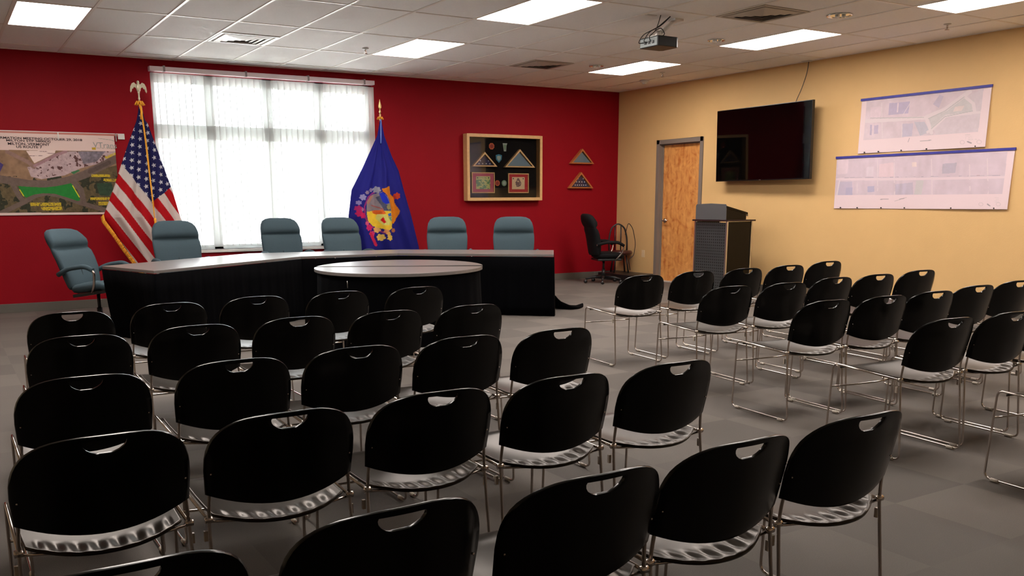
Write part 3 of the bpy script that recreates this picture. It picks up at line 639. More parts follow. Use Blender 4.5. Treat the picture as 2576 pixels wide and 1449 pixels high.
# ------------------------------------------------------------------ flags
def flag_px(X, Z, A): return (A[0][0]*X+A[0][1]*Z+A[0][2]*X*Z+A[0][3], A[1][0]*X+A[1][1]*Z+A[1][2]*X*Z+A[1][3])
A_US = ((214.949, -28.708, 5.006, -82.681), (-14.037, -237.029, 10.135, 813.919))
A_VT = ((162.348, -21.215, 2.903, 101.282), (-10.415, -225.311, 7.476, 798.459))
def us_col(X, Z):
    px, py = flag_px(X, Z, A_US)
    e1 = (.604, .797); e2 = (-.797, .604); dx, dy = px-377, py-507
    a = dx*e1[0]+dy*e1[1]; b = dx*e2[0]+dy*e2[1]; SW = 19.8
    k = np.floor(b/SW).astype(int)            # k=0 first stripe under the union (white)
    col = np.zeros(X.shape+(3,)); Wc = lin((225, 214, 208)); Rc = lin((190, 16, 28)); Bc = lin((36, 36, 92))
    wh = (k % 2 == 0); col[:] = np.where(wh[..., None], Wc, Rc)
    un = (a < 0) & (b < 0); col[un] = Bc
    pa, pb = 14.6, 24.6
    ia = np.round((a+10)/pa*1.0); ok = np.zeros(X.shape, bool)
    for off in (0, 1):
        ia = np.round(((a+12)/pa-off)/2)*2+off; ib = np.round(((b+13)/(pb/2)-off)/2)*2+off
        ca = ia*pa-12; cb = ib*(pb/2)-13; du, dv = a-ca, b-cb
        # star upright on the cloth
        ang = np.arctan2(du, -dv); rr = np.hypot(du, dv); q = np.abs(((ang/(2*PI/5)) % 1)-.5)*2
        R = 6.0*(.42+.58*np.abs(q)**1.6); ok |= (rr < R)
    col[un & ok] = lin((225, 225, 230))
    return col*.9
def drape(name, parent, rows, yoff, colfn, nx=170, ny=220, depth=.10, folds=5, fr=None, cyp=11.8):
    """closed hanging cone of cloth; rows = (z, x_left, x_right)"""
    zs_ = np.array([q[0] for q in rows])[::-1]; xl = np.array([q[1] for q in rows])[::-1]; xr = np.array([q[2] for q in rows])[::-1]
    z = np.linspace(rows[0][0], rows[-1][0], ny); L = np.interp(z, zs_, xl); R = np.interp(z, zs_, xr)
    th = np.linspace(0, 2*PI, 2*nx, endpoint=False); cx_ = (L+R)/2; hw = (R-L)/2
    c = np.cos(th)[None]; s = np.sin(th)[None]; Z = np.repeat(z[:, None], 2*nx, 1)
    X = cx_[:, None]+hw[:, None]*c
    dp = (depth*hw/hw.max())[:, None]
    rip = np.sin(c*folds*2.2+.8*np.sin(Z*2)+.7)*.22+np.sin(c*folds*4.7+Z*3)*.08
    Yv = -(np.where(s > 0, 1, -.6))*np.abs(s)**.8*dp*(1+rip*1.2)+(0 if fr is None else 0)
    col = colfn(X, Z)
    X0 = np.stack([X-parent.location.x, Yv+cyp-parent.location.y, Z-parent.location.z], -1)
    ny_, n2 = Z.shape; I = np.arange(ny_*n2).reshape(ny_, n2)
    f = np.stack([I[:-1], np.roll(I[:-1], -1, 1), np.roll(I[1:], -1, 1), I[1:]], -1).reshape(-1, 4)
    me = bpy.data.meshes.new(name); me.from_pydata(X0.reshape(-1, 3).tolist(), [], f.tolist()); me.update()
    me.polygons.foreach_set('use_smooth', [True]*len(me.polygons))
    at = me.color_attributes.new('Col', 'FLOAT_COLOR', 'POINT'); cc = col.reshape(-1, 3)
    at.data.foreach_set('color', np.concatenate([np.clip(cc, 0, 1), np.ones((len(cc), 1))], 1).ravel())
    me.materials.append(FLAGM); o = bpy.data.objects.new(name, me); C.objects.link(o); o.parent = parent; return o
def pole(t, top, r_=.013):
    MB().tube([(0, 0, .05), (0, 0, top)], r_, 12).build('pole', OAK, t)
    MB().lathe([(.001, 0), (.15, 0), (.15, .015), (.12, .03), (.03, .05), (.02, .11), (.001, .11)], 28).build('base', BRASS, t)
PX, PY = 2.215, 11.78
t = thing('flag_on_pole', 'draped stars and stripes flag with gold cord and eagle finial', 'flag', (PX, PY, 0))
pole(t, 2.46)
rows = [(2.40, 2.20, 2.235), (2.25, 2.165, 2.255), (2.21, 2.15, 2.285), (1.98, 2.05, 2.35), (1.72, 1.945, 2.425), (1.45, 1.84, 2.505), (1.15, 1.708, 2.57), (1.115, 1.706, 2.58), (.90, 1.83, 2.62), (.59, 2.00, 2.60), (.42, 2.12, 2.50)]
drape('flag_cloth', t, rows, 0, us_col, nx=210, ny=380, depth=.10, cyp=PY-.02)
q = MB(); random.seed(2)
P = [(1.700, 1.15), (1.708, 1.09), (1.80, .94), (1.90, .76), (2.00, .60), (2.11, .42)]
for i in range(len(P)-1):
    (x0, z0), (x1, z1) = P[i], P[i+1]
    n = 14
    for k in range(n):
        u = k/n; v_ = (k+1)/n; a = (x0+(x1-x0)*u, z0+(z1-z0)*u); b = (x0+(x1-x0)*v_, z0+(z1-z0)*v_); g_ = .038
        q.tube([(a[0]-PX, -.05, a[1]), (a[0]-g_*.8-PX, -.052, a[1]-g_*.9)], .006, 5)
q.build('fringe', GOLD, t)
MB().tube(smooth_path([(0, -.03, 2.40), (.01, -.09, 2.1), (.02, -.135, 1.6), (.035, -.145, 1.2), (.04, -.14, 1.08)], .2), .006, 6).tube(smooth_path([(0.008, -.03, 2.40), (.025, -.09, 2.0), (.03, -.135, 1.5), (.04, -.145, 1.22)], .2), .005, 6).build('cord', GOLD, t)
MB().lathe([(.001, 1.10), (.012, 1.10), (.016, 1.08), (.012, 1.06), (.02, .98), (.024, .90), (.001, .90)], 12, (.042, -.15, 0)).build('tassel', GOLD, t)
b = MB()
for k in range(9):
    a = 2*PI*k/9; b.tube([(0, 0, 2.42), (.035*math.cos(a), .03*math.sin(a), 2.455), (.055*math.cos(a), .045*math.sin(a), 2.415)], .011, 6)
b.tube([(0, -.02, 2.43), (.01, -.03, 2.34), (.0, -.03, 2.25)], .014, 8).build('bow', GOLD, t)
e = MB().lathe([(.006, 2.46), (.012, 2.49), (.008, 2.51), (.010, 2.55), (.016, 2.56), (.012, 2.57)], 14)
e.lathe([(.001, 2.565), (.020, 2.575), (.026, 2.60), (.027, 2.625), (.022, 2.65), (.014, 2.66), (.016, 2.675), (.011, 2.69), (.001, 2.695)], 14)
e.tube([(-.002, -.012, 2.678), (-.004, -.03, 2.672), (-.004, -.036, 2.664)], .004, 6, rs=[.007, .004, .001])
e.tube([(-.008, -.004, 2.575), (-.008, -.01, 2.555)], .005, 6).tube([(.008, -.004, 2.575), (.008, -.01, 2.555)], .005, 6)
for s in (-1, 1):
    wng = [(s*.018, 2.645), (s*.045, 2.672), (s*.07, 2.660), (s*.088, 2.625), (s*.095, 2.575), (s*.088, 2.555), (s*.075, 2.575), (s*.07, 2.60), (s*.058, 2.60), (s*.05, 2.62), (s*.036, 2.615), (s*.02, 2.60)]
    e.prism(wng if s > 0 else wng[::-1], -.006, .006, 1)
e.build('eagle_finial', GOLDW, t)
# state flag
def vt_col(X, Z):
    px, py = flag_px(X, Z, A_VT); cx = (px-860)*7.245; cyy = (py-440)*7.245
    col = np.zeros(X.shape+(3,)); n = fbm(X, Z, 9); col[:] = lin((34, 34, 128))
    n2 = fbm(X+2, Z, 30)
    def reg(P, c, v=.0): mk = inpoly(cx, cyy, P); col[mk] = (lin(c)[None, None]*(1-v+2*v*n2[..., None]))[mk]
    def leaf(x, y, r_, c):
        a = np.arctan2(cyy-y, cx-x); rr = np.hypot(cx-x, cyy-y); put(col, rr < r_*(.72+.32*np.abs(np.sin(a*3+x))), c)
    # wreath stem and leaves
    put(col, dseg(cx, cyy, [(520, 310), (400, 390), (335, 560), (340, 720), (400, 900), (560, 990), (700, 1060)]) < 13, (150, 50, 120))
    for x, y, r_, c in ((460, 265, 40, (150, 140, 170)), (560, 260, 62, (150, 150, 165)), (385, 310, 36, (150, 130, 150)), (310, 395, 58, (150, 145, 190)), (245, 495, 42, (150, 140, 190)), (285, 620, 40, (165, 110, 150)), (235, 600, 55, (175, 40, 105)), (250, 690, 60, (190, 30, 90)), (300, 730, 50, (200, 30, 90)), (420, 950, 60, (210, 40, 110)), (380, 870, 40, (220, 90, 140)), (560, 985, 62, (230, 180, 110)), (700, 1010, 50, (220, 150, 100)), (620, 1130, 66, (235, 200, 100)), (760, 1130, 58, (235, 200, 90)), (740, 1060, 40, (230, 180, 90)), (470, 1060, 50, (215, 60, 120)), (840, 1000, 40, (180, 110, 60)), (930, 370, 60, (190, 60, 30)), (880, 400, 40, (170, 50, 40))):
        leaf(x, y, r_, c)
    put(col, dseg(cx, cyy, [(450, 1060), (540, 1270)]) < 24, (215, 40, 80))
    # shield landscape
    sh = [(370, 620), (375, 470), (430, 380), (540, 330), (640, 300), (740, 390), (800, 520), (815, 700), (812, 960), (770, 995), (640, 970), (480, 920), (400, 830), (370, 720)]
    reg(sh, (140, 132, 138), .2)
    reg([(372, 500), (430, 380), (520, 360), (470, 440), (400, 530)], (176, 130, 110), .1)
    reg([(585, 330), (650, 300), (720, 390), (775, 500), (700, 520), (640, 490), (610, 400)], (30, 50, 190))
    reg([(540, 400), (600, 360), (640, 480), (720, 530), (790, 560), (790, 640), (660, 640)], (75, 80, 105), .3)
    reg([(372, 660), (520, 640), (810, 650), (812, 960), (770, 995), (640, 970), (480, 920), (400, 830)], (238, 205, 60), .12)
    reg([(470, 640), (640, 620), (700, 690), (580, 720), (500, 690)], (214, 100, 40), .3)
    reg([(560, 700), (700, 710), (780, 830), (770, 900), (640, 900), (540, 780)], (215, 215, 120), .1)
    reg([(730, 700), (800, 670), (805, 740), (750, 745)], (60, 110, 200)); reg([(740, 760), (808, 745), (808, 850)], (120, 170, 140))
    reg([(600, 810), (640, 745), (660, 800), (690, 850), (650, 870), (620, 830)], (205, 20, 30))
    put(col, (((cx-755)/38)**2+((cyy-570)/48)**2) < 1, (150, 145, 95))
    reg([(640, 240), (700, 230), (770, 195), (805, 200), (815, 330), (870, 400), (900, 520), (970, 640), (960, 700), (900, 830), (850, 870), (812, 880), (805, 560), (770, 430), (700, 330), (650, 290)], (216, 130, 30), .12)
    put(col, dseg(cx, cyy, [(470, 540), (640, 610)]) < 9, (170, 90, 90))
    return col
PX2, PY2 = 5.343, 11.85
t = thing('flag_on_pole', 'dark blue state flag with coloured coat of arms and spear finial', 'flag', (PX2, PY2, 0))
pole(t, 2.45)
rows = [(2.36, 5.325, 5.352), (2.17, 5.285, 5.385), (1.9, 5.14, 5.485), (1.70, 5.03, 5.585), (1.44, 4.878, 5.655), (1.08, 4.817, 5.76), (.65, 4.85, 5.865), (.40, 4.95, 5.90)]
drape('flag_cloth', t, rows, 0, vt_col, nx=170, ny=330, depth=.15, folds=4, cyp=PY2-.02)
MB().tube([(.0, -.02, 2.38), (-.015, -.04, 2.2), (-.03, -.06, 2.06)], .009, 6).build('cord', mat('blue_ribbon', (.12, .2, .55), .6), t)
b = MB()
for k in range(8):
    a = 2*PI*k/8; b.tube([(0, 0, 2.385), (.03*math.cos(a), .025*math.sin(a), 2.41), (.045*math.cos(a), .035*math.sin(a), 2.38)], .009, 6)
b.build('bow', GOLD, t)
e = MB().lathe([(.006, 2.45), (.010, 2.47), (.016, 2.48), (.009, 2.495), (.007, 2.52)], 12)
e.loft([[(sx*.001, 0, z) if False else (w_*math.cos(a), .35*w_*math.sin(a), z) for a in [2*PI*k/8 for k in range(8)]] for z, w_, sx in ((2.515, .007, 1), (2.535, .022, 1), (2.56, .024, 1), (2.60, .012, 1), (2.645, .001, 1))], smooth=False)
e.build('spear_finial', BRASS, t)

# ------------------------------------------------------------------ lectern
t = thing('lectern', 'black lectern with perforated front panel and aluminium posts', 'lectern', (9.0, 8.906, 0))
LW, LD = .62, .48
for x, y in ((.012, .012), (.012, LW-.012), (LD-.012, .012), (LD-.012, LW-.012)):
    MB().box((x-.012, y-.012, 0), (x+.012, y+.012, .995)).build('post', ALU, t, bevel=.003)
MB().box((.01, .026, .06), (.018, LW-.026, .98)).build('perforated_panel', perf_mat(), t)
for y in (.008, LW-.02): MB().box((.026, y, .05), (LD-.026, y+.012, .99)).build('side_panel', BLK, t)
MB().box((.02, .02, .03), (LD-.02, LW-.02, .05)).build('bottom_shelf', BLK, t)
MB().box((-.02, -.025, .995), (LD+.03, LW+.025, 1.015)).build('top_board', mat('dark_maroon_edge', (.02, .006, .007), .4), t, bevel=.004)
q = [(-.012, .03), (-.012, LW-.03)]
pn = [(.025, 1.016), (LW-.025, 1.016), (LW-.025, 1.20), (LW-.04, 1.222), (LW/2, 1.232), (.04, 1.222), (.025, 1.20)]
MB().prism(pn, -.008, .006, 0).build('front_flap', mat('slate_plastic', (.085, .085, .09), .5), t, bevel=.003)
MB().add([(.0, .02, 1.17), (.0, LW-.02, 1.17), (.40, LW-.02, 1.085), (.40, .02, 1.085), (.0, .02, 1.20), (.0, LW-.02, 1.20), (.40, LW-.02, 1.11), (.40, .02, 1.11)], [(0, 1, 2, 3), (7, 6, 5, 4), (0, 4, 5, 1), (1, 5, 6, 2), (2, 6, 7, 3), (3, 7, 4, 0)]).build('reading_desk', BLK, t)
MB().prism([(.006, 1.016), (.38, 1.016), (.38, 1.088), (.006, 1.168)], .03, LW-.03, 1).build('desk_housing', BLK, t)
for y in (.035, LW-.035): MB().box((.40, y-.01, 1.06), (.42, y+.01, 1.085)).build('desk_clip', ALU, t)

# ------------------------------------------------------------------ corner: equipment box, hooped chair, cable
t = thing('equipment_case', 'low black equipment case on the floor between corner and door', 'case', (9.46, 11.62, 0))
MB().box((-.10, -.28, 0), (.38, .54, .104)).build('body', BMET, t, bevel=.01)
MB().box((-.07, -.285, .03), (.3, -.279, .08)).build('front_strip', BLK, t)
t = thing('hooped_chair', 'dark round seat chair with hooped spindle back in the corner', 'chair', (9.63, 11.93, .1065), math.radians(-25))
MB().lathe([(.001, .285), (.17, .285), (.20, .305), (.205, .335), (.19, .355), (.001, .362)], 28).build('seat', mat('maroon_vinyl', (.05, .012, .01), .35), t)
for a in (.8, 2.35, 3.93, 5.5):
    MB().tube([(.12*math.cos(a), .12*math.sin(a), .29), (.17*math.cos(a), .17*math.sin(a), 0)], .012, 8).build('leg', BMET, t)
hp = [(-.15+.0, .13, .34), (-.155, .15, .55), (-.11, .16, .73), (0, .165, .80), (.11, .16, .73), (.155, .15, .55), (.15, .13, .34)]
MB().tube(smooth_path(hp, .1), .013, 8).build('hoop_back', BMET, t)
for x in (-.05, .05): MB().tube([(x, .15, .35), (x, .162, .765)], .010, 8).build('spindle', BMET, t)
tag(MB().tube(smooth_path([(0, 0, .60), (.06, .0, .80), (.14, -.02, .70), (.20, -.03, .45), (.17, -.02, .25), (.10, .02, .20), (.12, 0, .02)], .08), .006, 6).build('looped_cable', BMET, None, loc=(9.58, 11.74, .13)), 'thin black cable looping over the hooped chair', 'cable')

# ------------------------------------------------------------------ high back office chairs
def sup(w_, d, n=24, e=.5):
    out = []
    for k in range(n):
        a = 2*PI*k/n; c, s = math.cos(a), math.sin(a); out.append((w_*math.copysign(abs(c)**e, c), d*math.copysign(abs(s)**e, s)))
    return out
def office_chair(name, label, fab, met, group):
    """faces -y; origin on the floor under the column"""
    t = thing(name, label, 'office chair', (0, 0, 0), 0, group)
    # back: stacked rings from the seat up
    prof = [(.44, .205, .045, .17), (.47, .225, .055, .175), (.55, .245, .06, .185), (.65, .262, .062, .20), (.76, .270, .058, .225), (.83, .270, .056, .248), (.858, .266, .040, .264), (.872, .264, .036, .268), (.886, .262, .052, .266), (.91, .262, .070, .264), (.95, .258, .080, .272), (1.0, .245, .070, .292), (1.045, .215, .058, .305), (1.07, .165, .038, .312), (1.078, .10, .018, .315)]
    rings = []
    for z, w_, d, yo in prof:
        R = []
        for x, y in sup(w_, d, 28, .62):
            wrap = -.055*(abs(x)/.27)**2.2         # side wings come forward
            R.append((x, y+yo+wrap, z))
        rings.append(R)
    MB().loft(rings).build('backrest', fab, t)
    MB().box((-.0025, .128, .50), (.0025, .14, .66)).build('back_seam', mat('seam_dark', (.03, .04, .05), .9) if 'seam_dark' not in bpy.data.materials else bpy.data.materials['seam_dark'], t)
    rings = []
    for z, k in ((.385, .82), (.40, .95), (.43, 1.0), (.455, .97), (.472, .86), (.478, .6)):
        rings.append([(x*k, y*k-.06, z+.012*math.cos(y*4)-(.02 if y < -.18 else 0)) for x, y in sup(.25, .24, 28, .55)])
    MB().loft(rings).build('seat', fab, t)
    MB().box((-.20, -.24, .355), (.20, .15, .388)).build('seat_pan', met, t, bevel=.01)
    for s in (-1, 1):
        pth = smooth_path([(s*.285, .20, .60), (s*.30, .05, .645), (s*.30, -.15, .64), (s*.295, -.245, .58), (s*.275, -.20, .46), (s*.235, -.12, .375)], .07)
        a_ = MB().tube(pth, .013, 8).build('armrest', CHROME, t)
        MB().tube(smooth_path([(s*.285, .19, .604), (s*.30, .05, .648), (s*.30, -.15, .643), (s*.297, -.235, .59)], .07), .024, 10).build('arm_pad', fab, a_)
    MB().tube([(0, 0, .09), (0, 0, .22)], .028, 14).tube([(0, 0, .2), (0, 0, .36)], .017, 12).build('gas_column', met, t)
    for k in range(5):
        a = 2*PI*k/5+.3; c, s = math.cos(a), math.sin(a)
        lg = MB().tube([(0, 0, .10), (.16*c, .16*s, .095), (.29*c, .29*s, .068)], .02, 8, rs=[.026, .02, .014]).build('leg', met, t)
        MB().lathe([(.001, -.022), (.026, -.022), (.028, -.01), (.028, .01), (.026, .022), (.001, .022)], 16, (.29*c, .29*s, .028), 0).build('caster', met, lg)
    return t
oc = office_chair('office_chair', 'slate blue high back office chair standing off the left end of the skirted tables', FAB, BMET, 'slate blue high back office chairs')
def face(dx, dy): return math.atan2(dx, -dy)
OC = [(1.36, 10.22, face(.70, -.72), None, math.radians(9)), (2.37, 10.85, face(.05, -.98), 'slate blue high back office chair in front of the stars and stripes flag', 0),
      (3.84, 11.55, face(.02, -1), 'slate blue high back office chair directly in front of the window', 0), (4.60, 11.35, face(.05, -1), 'slate blue high back office chair overlapping the dark blue flag', 0),
      (5.71, 10.64, face(-.43, -.9), 'slate blue high back office chair between blue flag and display case, left of two', 0), (6.35, 10.02, face(-.5, -.87), 'slate blue high back office chair below the display case, rightmost at the tables', 0)]
for i, (x, y, rz, l, tilt) in list(enumerate(OC))[::-1]:
    o = oc if i == 0 else copy_tree(oc)
    o.location = (x, y, 0); o.rotation_euler = (0, 0, rz)
    if l: o['label'] = l
    if tilt:                                    # this one is tipped back on its column
        M = Matrix.Translation((0, .02, .36)) @ Matrix.Rotation(-tilt, 4, 'X') @ Matrix.Translation((0, -.02, -.36))
        for ch in o.children:
            if ch.name.split('.')[0] in ('backrest', 'back_seam', 'seat', 'seat_pan', 'armrest'): ch.matrix_local = M @ ch.matrix_local
bc = office_chair('office_chair', 'black high back swivel chair in the dark corner, turned to the door', BFAB, BMET, None)
bc.location = (8.93, 11.46, 0); bc.rotation_euler = (0, 0, face(.93, -.37))

# ------------------------------------------------------------------ tables with black skirts
TZ = .695
def conf_table(label, q, skirt_pts, slabel, extra=None):
    cx_ = sum(a for a, b in q)/4; cy_ = sum(b for a, b in q)/4
    t = thing('conference_table', label, 'table', (cx_, cy_, 0), 0, 'long dark laminate tables set in an arc')
    MB().prism([(a-cx_, b-cy_) for a, b in q], TZ-.028, TZ).build('table_top', TABLE, t, bevel=.004)
    for a, b in q:
        x = cx_+(a-cx_)*.86; y = cy_+(b-cy_)*.80
        MB().tube([(x-cx_, y-cy_, 0), (x-cx_, y-cy_, TZ-.028)], .018, 8).build('leg', BMET, t)
    P = []; 
    for i in range(len(skirt_pts)-1):
        a = Vector(skirt_pts[i]); b = Vector(skirt_pts[i+1]); n = max(2, int((b-a).length/.012))
        for k in range(n+(i == len(skirt_pts)-2)): P.append((a+(b-a)*(k/n), (b-a).normalized()))
    s = thing('table_skirt', slabel, 'table skirt', (cx_, cy_, 0), 0, 'black pleated cloth table skirts')
    zz = [.004, .12, .3, .5, TZ-.03]; vs = []; ph = 0
    for j, z in enumerate(zz):
        amp = .006*(1-z/TZ)+.001; d = 0
        for k, (p_, dr_) in enumerate(P):
            if k: d += (p_-P[k-1][0]).length
            nrm = Vector((dr_.y, -dr_.x)); off = .006+amp*(1+math.sin(d*34+math.sin(d*5)*2)+.4*math.sin(d*83))
            x, y = p_.x+nrm.x*off, p_.y+nrm.y*off
            if extra: x, y = extra(x, y, z)
            vs.append((x-cx_, y-cy_, z))
    n = len(P); MB().add(vs, [(j*n+k, j*n+k+1, (j+1)*n+k+1, (j+1)*n+k) for j in range(len(zz)-1) for k in range(n-1)], True).build('cloth', CLOTH, s)
    o = s.children[0]; sm = o.modifiers.new('thickness', 'SOLIDIFY'); sm.thickness = .002; sm.offset = -1
    return t, s
F = [(1.602, 8.495), (3.40, 9.765), (4.532, 9.682), (5.846, 8.406)]
B = [(1.31, 9.42), (3.10, 10.72), (4.93, 10.42), (6.364, 9.151)]
def ex_left(x, y, z):
    k = max(0, 1-z/.67)**1.3; wgt = max(0, 1-(math.hypot(x-1.40, y-9.1))/.6)
    return x+.17*k*wgt, y+.05*k*wgt
conf_table('dark laminate table nearest the left wall map, its end facing left', [F[0], F[1], B[1], B[0]], [B[0], F[0], F[1]], 'black cloth skirt around the left end table', ex_left)
conf_table('dark laminate middle table of the arc, below the window', [F[1], F[2], B[2], B[1]], [F[1], F[2]], 'black cloth skirt on the middle table behind the round table')
conf_table('dark laminate table at the right end of the arc, before the red wall', [F[2], F[3], B[3], B[2]], [F[2], F[3], B[3]], 'black cloth skirt around the right end table')
# loose cloth spilling on the floor at the right end
q = MB(); rings = []
pts = [(6.30, 9.02, .16, .03), (6.32, 8.97, .10, .10), (6.40, 8.94, .055, .16), (6.49, 8.93, .035, .13), (6.58, 8.93, .03, .075), (6.66, 8.95, .05, .02)]
for x, y, h_, wd in pts:
    rings.append([(x+.25*wd*math.cos(a)*.2, y+wd*math.cos(a), max(.004, h_*.5+h_*.5*math.sin(a))) for a in [2*PI*k/14 for k in range(14)]])
tag(q.loft(rings).build('spilled_cloth', CLOTH), 'loose black cloth spilling onto the floor by the right end table', 'cloth')
# round table in front (slightly oval)
t = thing('round_table', 'large round dark laminate table in front of the arc of tables', 'table', (3.64, 7.74, 0), math.radians(-31))
e_ = lambda rx, ry, n=72: [(rx*math.cos(2*PI*k/n), ry*math.sin(2*PI*k/n)) for k in range(n)]
e2 = e_(.775, .93)
for s in (-1, 1):
    MB().prism([p_ for p_ in ([(x, y) for x, y in e2 if (y-.0)*s > .0])] if s > 0 else [(x, y) for x, y in e2 if y < 0], TZ-.028, TZ).build('table_top', TABLE, t, bevel=.003)
for x, y in ((.45, .4), (-.45, .4), (.45, -.4), (-.45, -.4)): MB().tube([(x, y, 0), (x, y, TZ-.028)], .018, 8).build('leg', BMET, t)
s = thing('table_skirt', 'black cloth skirt hanging round the large round table', 'table skirt', (3.64, 7.74, 0), math.radians(-31))
q = MB(); n = 300; vs = []
for z, g_ in ((.006, 1.0), (.2, .99), (.45, .975), (TZ-.03, .965)):
    for k in range(n):
        a = 2*PI*k/n; rp = g_+(.005*(1-z/TZ)+.001)*math.sin(a*30+2*math.sin(a*3)); vs.append((.775*rp*math.cos(a), .93*rp*math.sin(a), z))
q.add(vs, [(j*n+k, j*n+(k+1) % n, (j+1)*n+(k+1) % n, (j+1)*n+k) for j in range(3) for k in range(n)], True).build('cloth', CLOTH, s)
clip = MB().tube([(0, 0, -.03), (0, 0, .03)], .003, 6).build('skirt_clip', ALU, s); clip.location = (-.36, -.82, .60)

# ------------------------------------------------------------------ stacking chairs
def make_chair():
    t = thing('stacking_chair', '', 'chair', (0, 0, 0))
    # backrest shell with hand hole
    prof = []
    for k in range(0, 13):                       # upper part, apex down to z=.56
        a = PI/2*(1-k/12); prof.append((.222*abs(math.cos(a))**.62, .56+.16*math.sin(a)**.75))
    prof[0] = (.035, prof[0][1]-.0004)
    hz = [(.706, .052), (.700, .0535), (.692, .051), (.684, .045), (.676, .034), (.6705, .02)]
    zs_ = sorted(set([round(z, 4) for _, z in prof]+[z for z, _ in hz]), reverse=True)
    pz = [z for _, z in prof][::-1]; pw = [w_ for w_, _ in prof][::-1]
    def wid(z): return float(np.interp(z, pz, pw))
    def hx(z):
        if z >= .706: return .052
        if z <= .6705: return .02
        return float(np.interp(z, [q[0] for q in hz][::-1], [q[1] for q in hz][::-1]))
    rows = []
    for z in zs_: rows.append(('u', z))
    for v_ in (.82, .62, .42, .2, 0): rows.append(('l', v_))
    NA, NH = 8, 6
    def rowpts(kind, q):
        out = []
        w_ = wid(q) if kind == 'u' else .218+.004*q; h_ = min(hx(q), w_*.4) if kind == 'u' else .02
        xs_ = [-w_+(w_-h_)*k/NA for k in range(NA)]+[-h_+2*h_*k/NH for k in range(NH)]+[h_+(w_-h_)*k/NA for k in range(NA+1)]
        for x in xs_:
            if kind == 'u': z = q
            else: zb = .486-.046*(1-(x/.22)**2); z = zb+(.56-zb)*q
            out.append((x, z))
        return out
    def dep(x, z): return -.20-.05*(1-(x/.222)**2)-(z-.46)*.25-max(0, z-.66)*.12
    R = [rowpts(*q) for q in rows]; n = len(R[0]); T = .010
    hole = [i for i, q in enumerate(rows) if q[0] == 'u' and .6705 <= q[1] <= .706]; h0, h1 = hole[0], hole[-1]
    vs = [(x, dep(x, z), z) for r_ in R for x, z in r_]+[(x*.985, dep(x, z)-T, z if z < .6 else z-.001) for r_ in R for x, z in r_]
    K = len(R)*n; fs = []
    cells = set()
    for i in range(len(R)-1):
        for k in range(n-1):
            if h0 <= i < h1 and NA <= k < NA+NH: continue
            cells.add((i, k)); a, b, c, d = i*n+k, i*n+k+1, (i+1)*n+k+1, (i+1)*n+k
            fs += [(a, b, c, d), (d+K, c+K, b+K, a+K)]
    for (i, k) in cells:
        for (di, dk, e1, e2_) in ((-1, 0, (i, k), (i, k+1)), (1, 0, (i+1, k+1), (i+1, k)), (0, -1, (i+1, k), (i, k)), (0, 1, (i, k+1), (i+1, k+1))):
            if (i+di, k+dk) not in cells:
                a = e1[0]*n+e1[1]; b = e2_[0]*n+e2_[1]; fs.append((b, a, a+K, b+K))
    bk = MB().add(vs, fs, True).build('backrest', BLK, t)
    bm = bmesh.new(); bm.from_mesh(bk.data)
    es = [e for e in bm.edges if len(e.link_faces) == 2 and e.calc_face_angle(0) > .9]
    bmesh.ops.bevel(bm, geom=es, offset=.0032, segments=2, profile=.5, affect='EDGES', clamp_overlap=True); bm.to_mesh(bk.data); bm.free()
    for s in (-1, 1):
        MB().lathe([(.001, -.0025), (.003, -.0015), (.003, .0)], 8, (s*.205, dep(.205, .55)-.0095, .55), 1).build('rivet', CHROME, bk)
    # seat: grid with rear scallops, closed underneath
    nu, nv = 61, 34; top = []; bot = []
    for j in range(nv):
        v_ = j/(nv-1)
        for i in range(nu):
            u = -1+2*i/(nu-1); wd = .198+.006*math.sin(v_*PI)
            yr = -.192-.082*(1-abs(u)**2.2); yf = .215-.02*abs(u)**4
            y = yr+(yf-yr)*v_; x = u*wd
            z = .424-.014*(1-v_)**2-.014*(1-u*u)*(1-v_)-.012*(1-u*u)*math.sin(min(1, v_*1.2)*PI)-.016*max(0, v_-.8)/.2*max(0, v_-.8)/.2
            z += .006*(abs(u)**3)
            rr = max(0, 1-v_/.20); z += .004*rr*rr
            if rr > 0 and abs(u) < .86: z += .010*(abs(math.cos((u/.86)*3.5*PI))**1.5-.6)*math.sin(min(1, rr*1.15)*PI)**.8
            top.append((x, y, z)); bot.append((x*.985, y+(.004 if j == 0 else 0), z-.011))
    fs = []; K = nu*nv
    for j in range(nv-1):
        for i in range(nu-1):
            a, b, c, d = j*nu+i, j*nu+i+1, (j+1)*nu+i+1, (j+1)*nu+i; fs += [(a, b, c, d), (d+K, c+K, b+K, a+K)]
    rim = [i for i in range(nu)]+[j*nu+nu-1 for j in range(1, nv)]+[(nv-1)*nu+i for i in range(nu-2, -1, -1)]+[j*nu for j in range(nv-2, 0, -1)]
    for a, b in zip(rim, rim[1:]+rim[:1]): fs.append((b, a, a+K, b+K))
    MB().add(top+bot, fs, True).build('seat', SEATM, t)
    for s in (-1, 1):
        sf = MB().tube(smooth_path([(s*.196, -.242, .60), (s*.207, -.214, .486), (s*.212, -.208, .413), (s*.219, -.245, .012), (s*.219, .245, .012), (s*.214, .225, .428), (s*.212, -.204, .408)], .032, 5), .0052, 8)
        sf = sf.build('side_frame', CHROME, t)
        for y in (-.19, .19): MB().tube([(s*.219, y-.02, .0095), (s*.219, y+.02, .0095)], .0088, 8).build('glide', GLIDE, sf)
        MB().box((s*.221-.005, -.202, .345), (s*.221+.005, -.192, .375)).build('ganging_clip', GLIDE, sf)
        MB().lathe([(.001, -.012), (.010, -.01), (.010, .01), (.001, .012)], 10, (s*.213, -.208, .410), 0).build('joint_cap', CHROME, sf)
    MB().tube(smooth_path([(-.219, .232, .300), (-.10, .205, .302), (.10, .205, .302), (.219, .232, .300)], .08), .0045, 8).build('stretcher', CHROME, t)
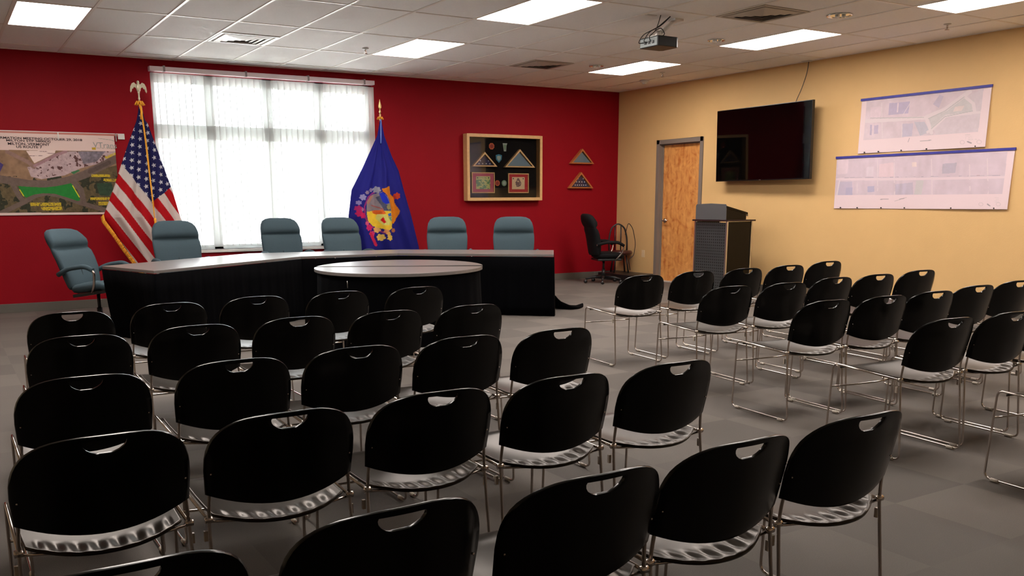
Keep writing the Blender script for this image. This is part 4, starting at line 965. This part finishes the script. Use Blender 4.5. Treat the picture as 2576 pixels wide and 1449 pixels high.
    MB().tube([(-.212, -.200, .402), (-.1, -.19, .384), (.1, -.19, .384), (.212, -.200, .402)], .0045, 8).build('seat_bar', CHROME, t)
    return t
CH = {
 'L5': [(.201, 1.807, 0), (.69, 1.822, 1.5), (1.159, 1.79, .4), (1.624, 1.817, .4), (2.11, 1.835, -1)],
 'L4': [(.299, 2.716, .3), (.776, 2.714, .4), (1.265, 2.731, .5), (1.746, 2.724, .5), (2.23, 2.721, 0)],
 'L3': [(.372, 3.599, 0), (.899, 3.639, 0), (1.396, 3.674, 0), (1.897, 3.687, 0), (2.375, 3.655, 0)],
 'L2': [(.489, 4.64, 0), (1.004, 4.70, 0), (1.51, 4.728, 0), (2.013, 4.71, 0), (2.526, 4.712, 0)],
 'L1': [(.567, 5.62, 0), (1.11, 5.77, 0), (1.64, 5.85, 0), (2.19, 5.857, 0), (2.745, 5.851, 0)],
 'R1': [(4.674, 5.734, -6), (5.27, 5.79, -6), (5.832, 5.792, -6), (6.406, 5.833, -6), (7.105, 5.986, -5.5)],
 'R2': [(4.551, 4.697, -6), (5.055, 4.66, -6.5), (5.682, 4.766, -5), (6.186, 4.768, -6), (6.817, 4.837, -5.5)],
 'R3': [(4.373, 3.761, -5.7), (4.855, 3.73, -6), (5.345, 3.74, -6.2), (5.93, 3.82, -5.7), (6.50, 3.87, -5.7)],
 'R4': [(4.205, 2.904, -5.7), (4.70, 2.88, -5.7), (5.20, 2.93, -5.7)],
 'R5': [(4.24, 2.03, -5.7)]}
RN = {'L1': 'front row of the left block', 'L2': 'second row of the left block', 'L3': 'third row of the left block', 'L4': 'fourth row of the left block', 'L5': 'nearest row of the left block',
      'R1': 'farthest row of the right block', 'R2': 'second row of the right block', 'R3': 'third row of the right block', 'R4': 'fourth row of the right block', 'R5': 'nearest row of the right block'}
PN = ['leftmost in', 'second from left in', 'third from left in', 'fourth from left in', 'rightmost in']
proto = make_chair(); used = False
for k, L in CH.items():
    for i, (x, y, rz) in enumerate(L):
        o = copy_tree(proto) if used else proto; used = True
        o.location = (x, y, 0); o.rotation_euler = (0, 0, math.radians(rz))
        side = 'left' if k[0] == 'L' else 'right'
        lab = 'black sled base chair, %s the %s' % (PN[i] if len(L) == 5 else ['leftmost in', 'second from left in', 'third, cut by the photo edge, in'][i], RN[k])
        if k == 'R5': lab = 'black sled base chair at the lower right edge, only its front frame showing'
        if k == 'R4' and i == 2: lab = 'black sled base chair half cut by photo edge, fourth row of right block'
        o['label'] = lab; o['group'] = 'black stacking chairs in rows, %s block' % side
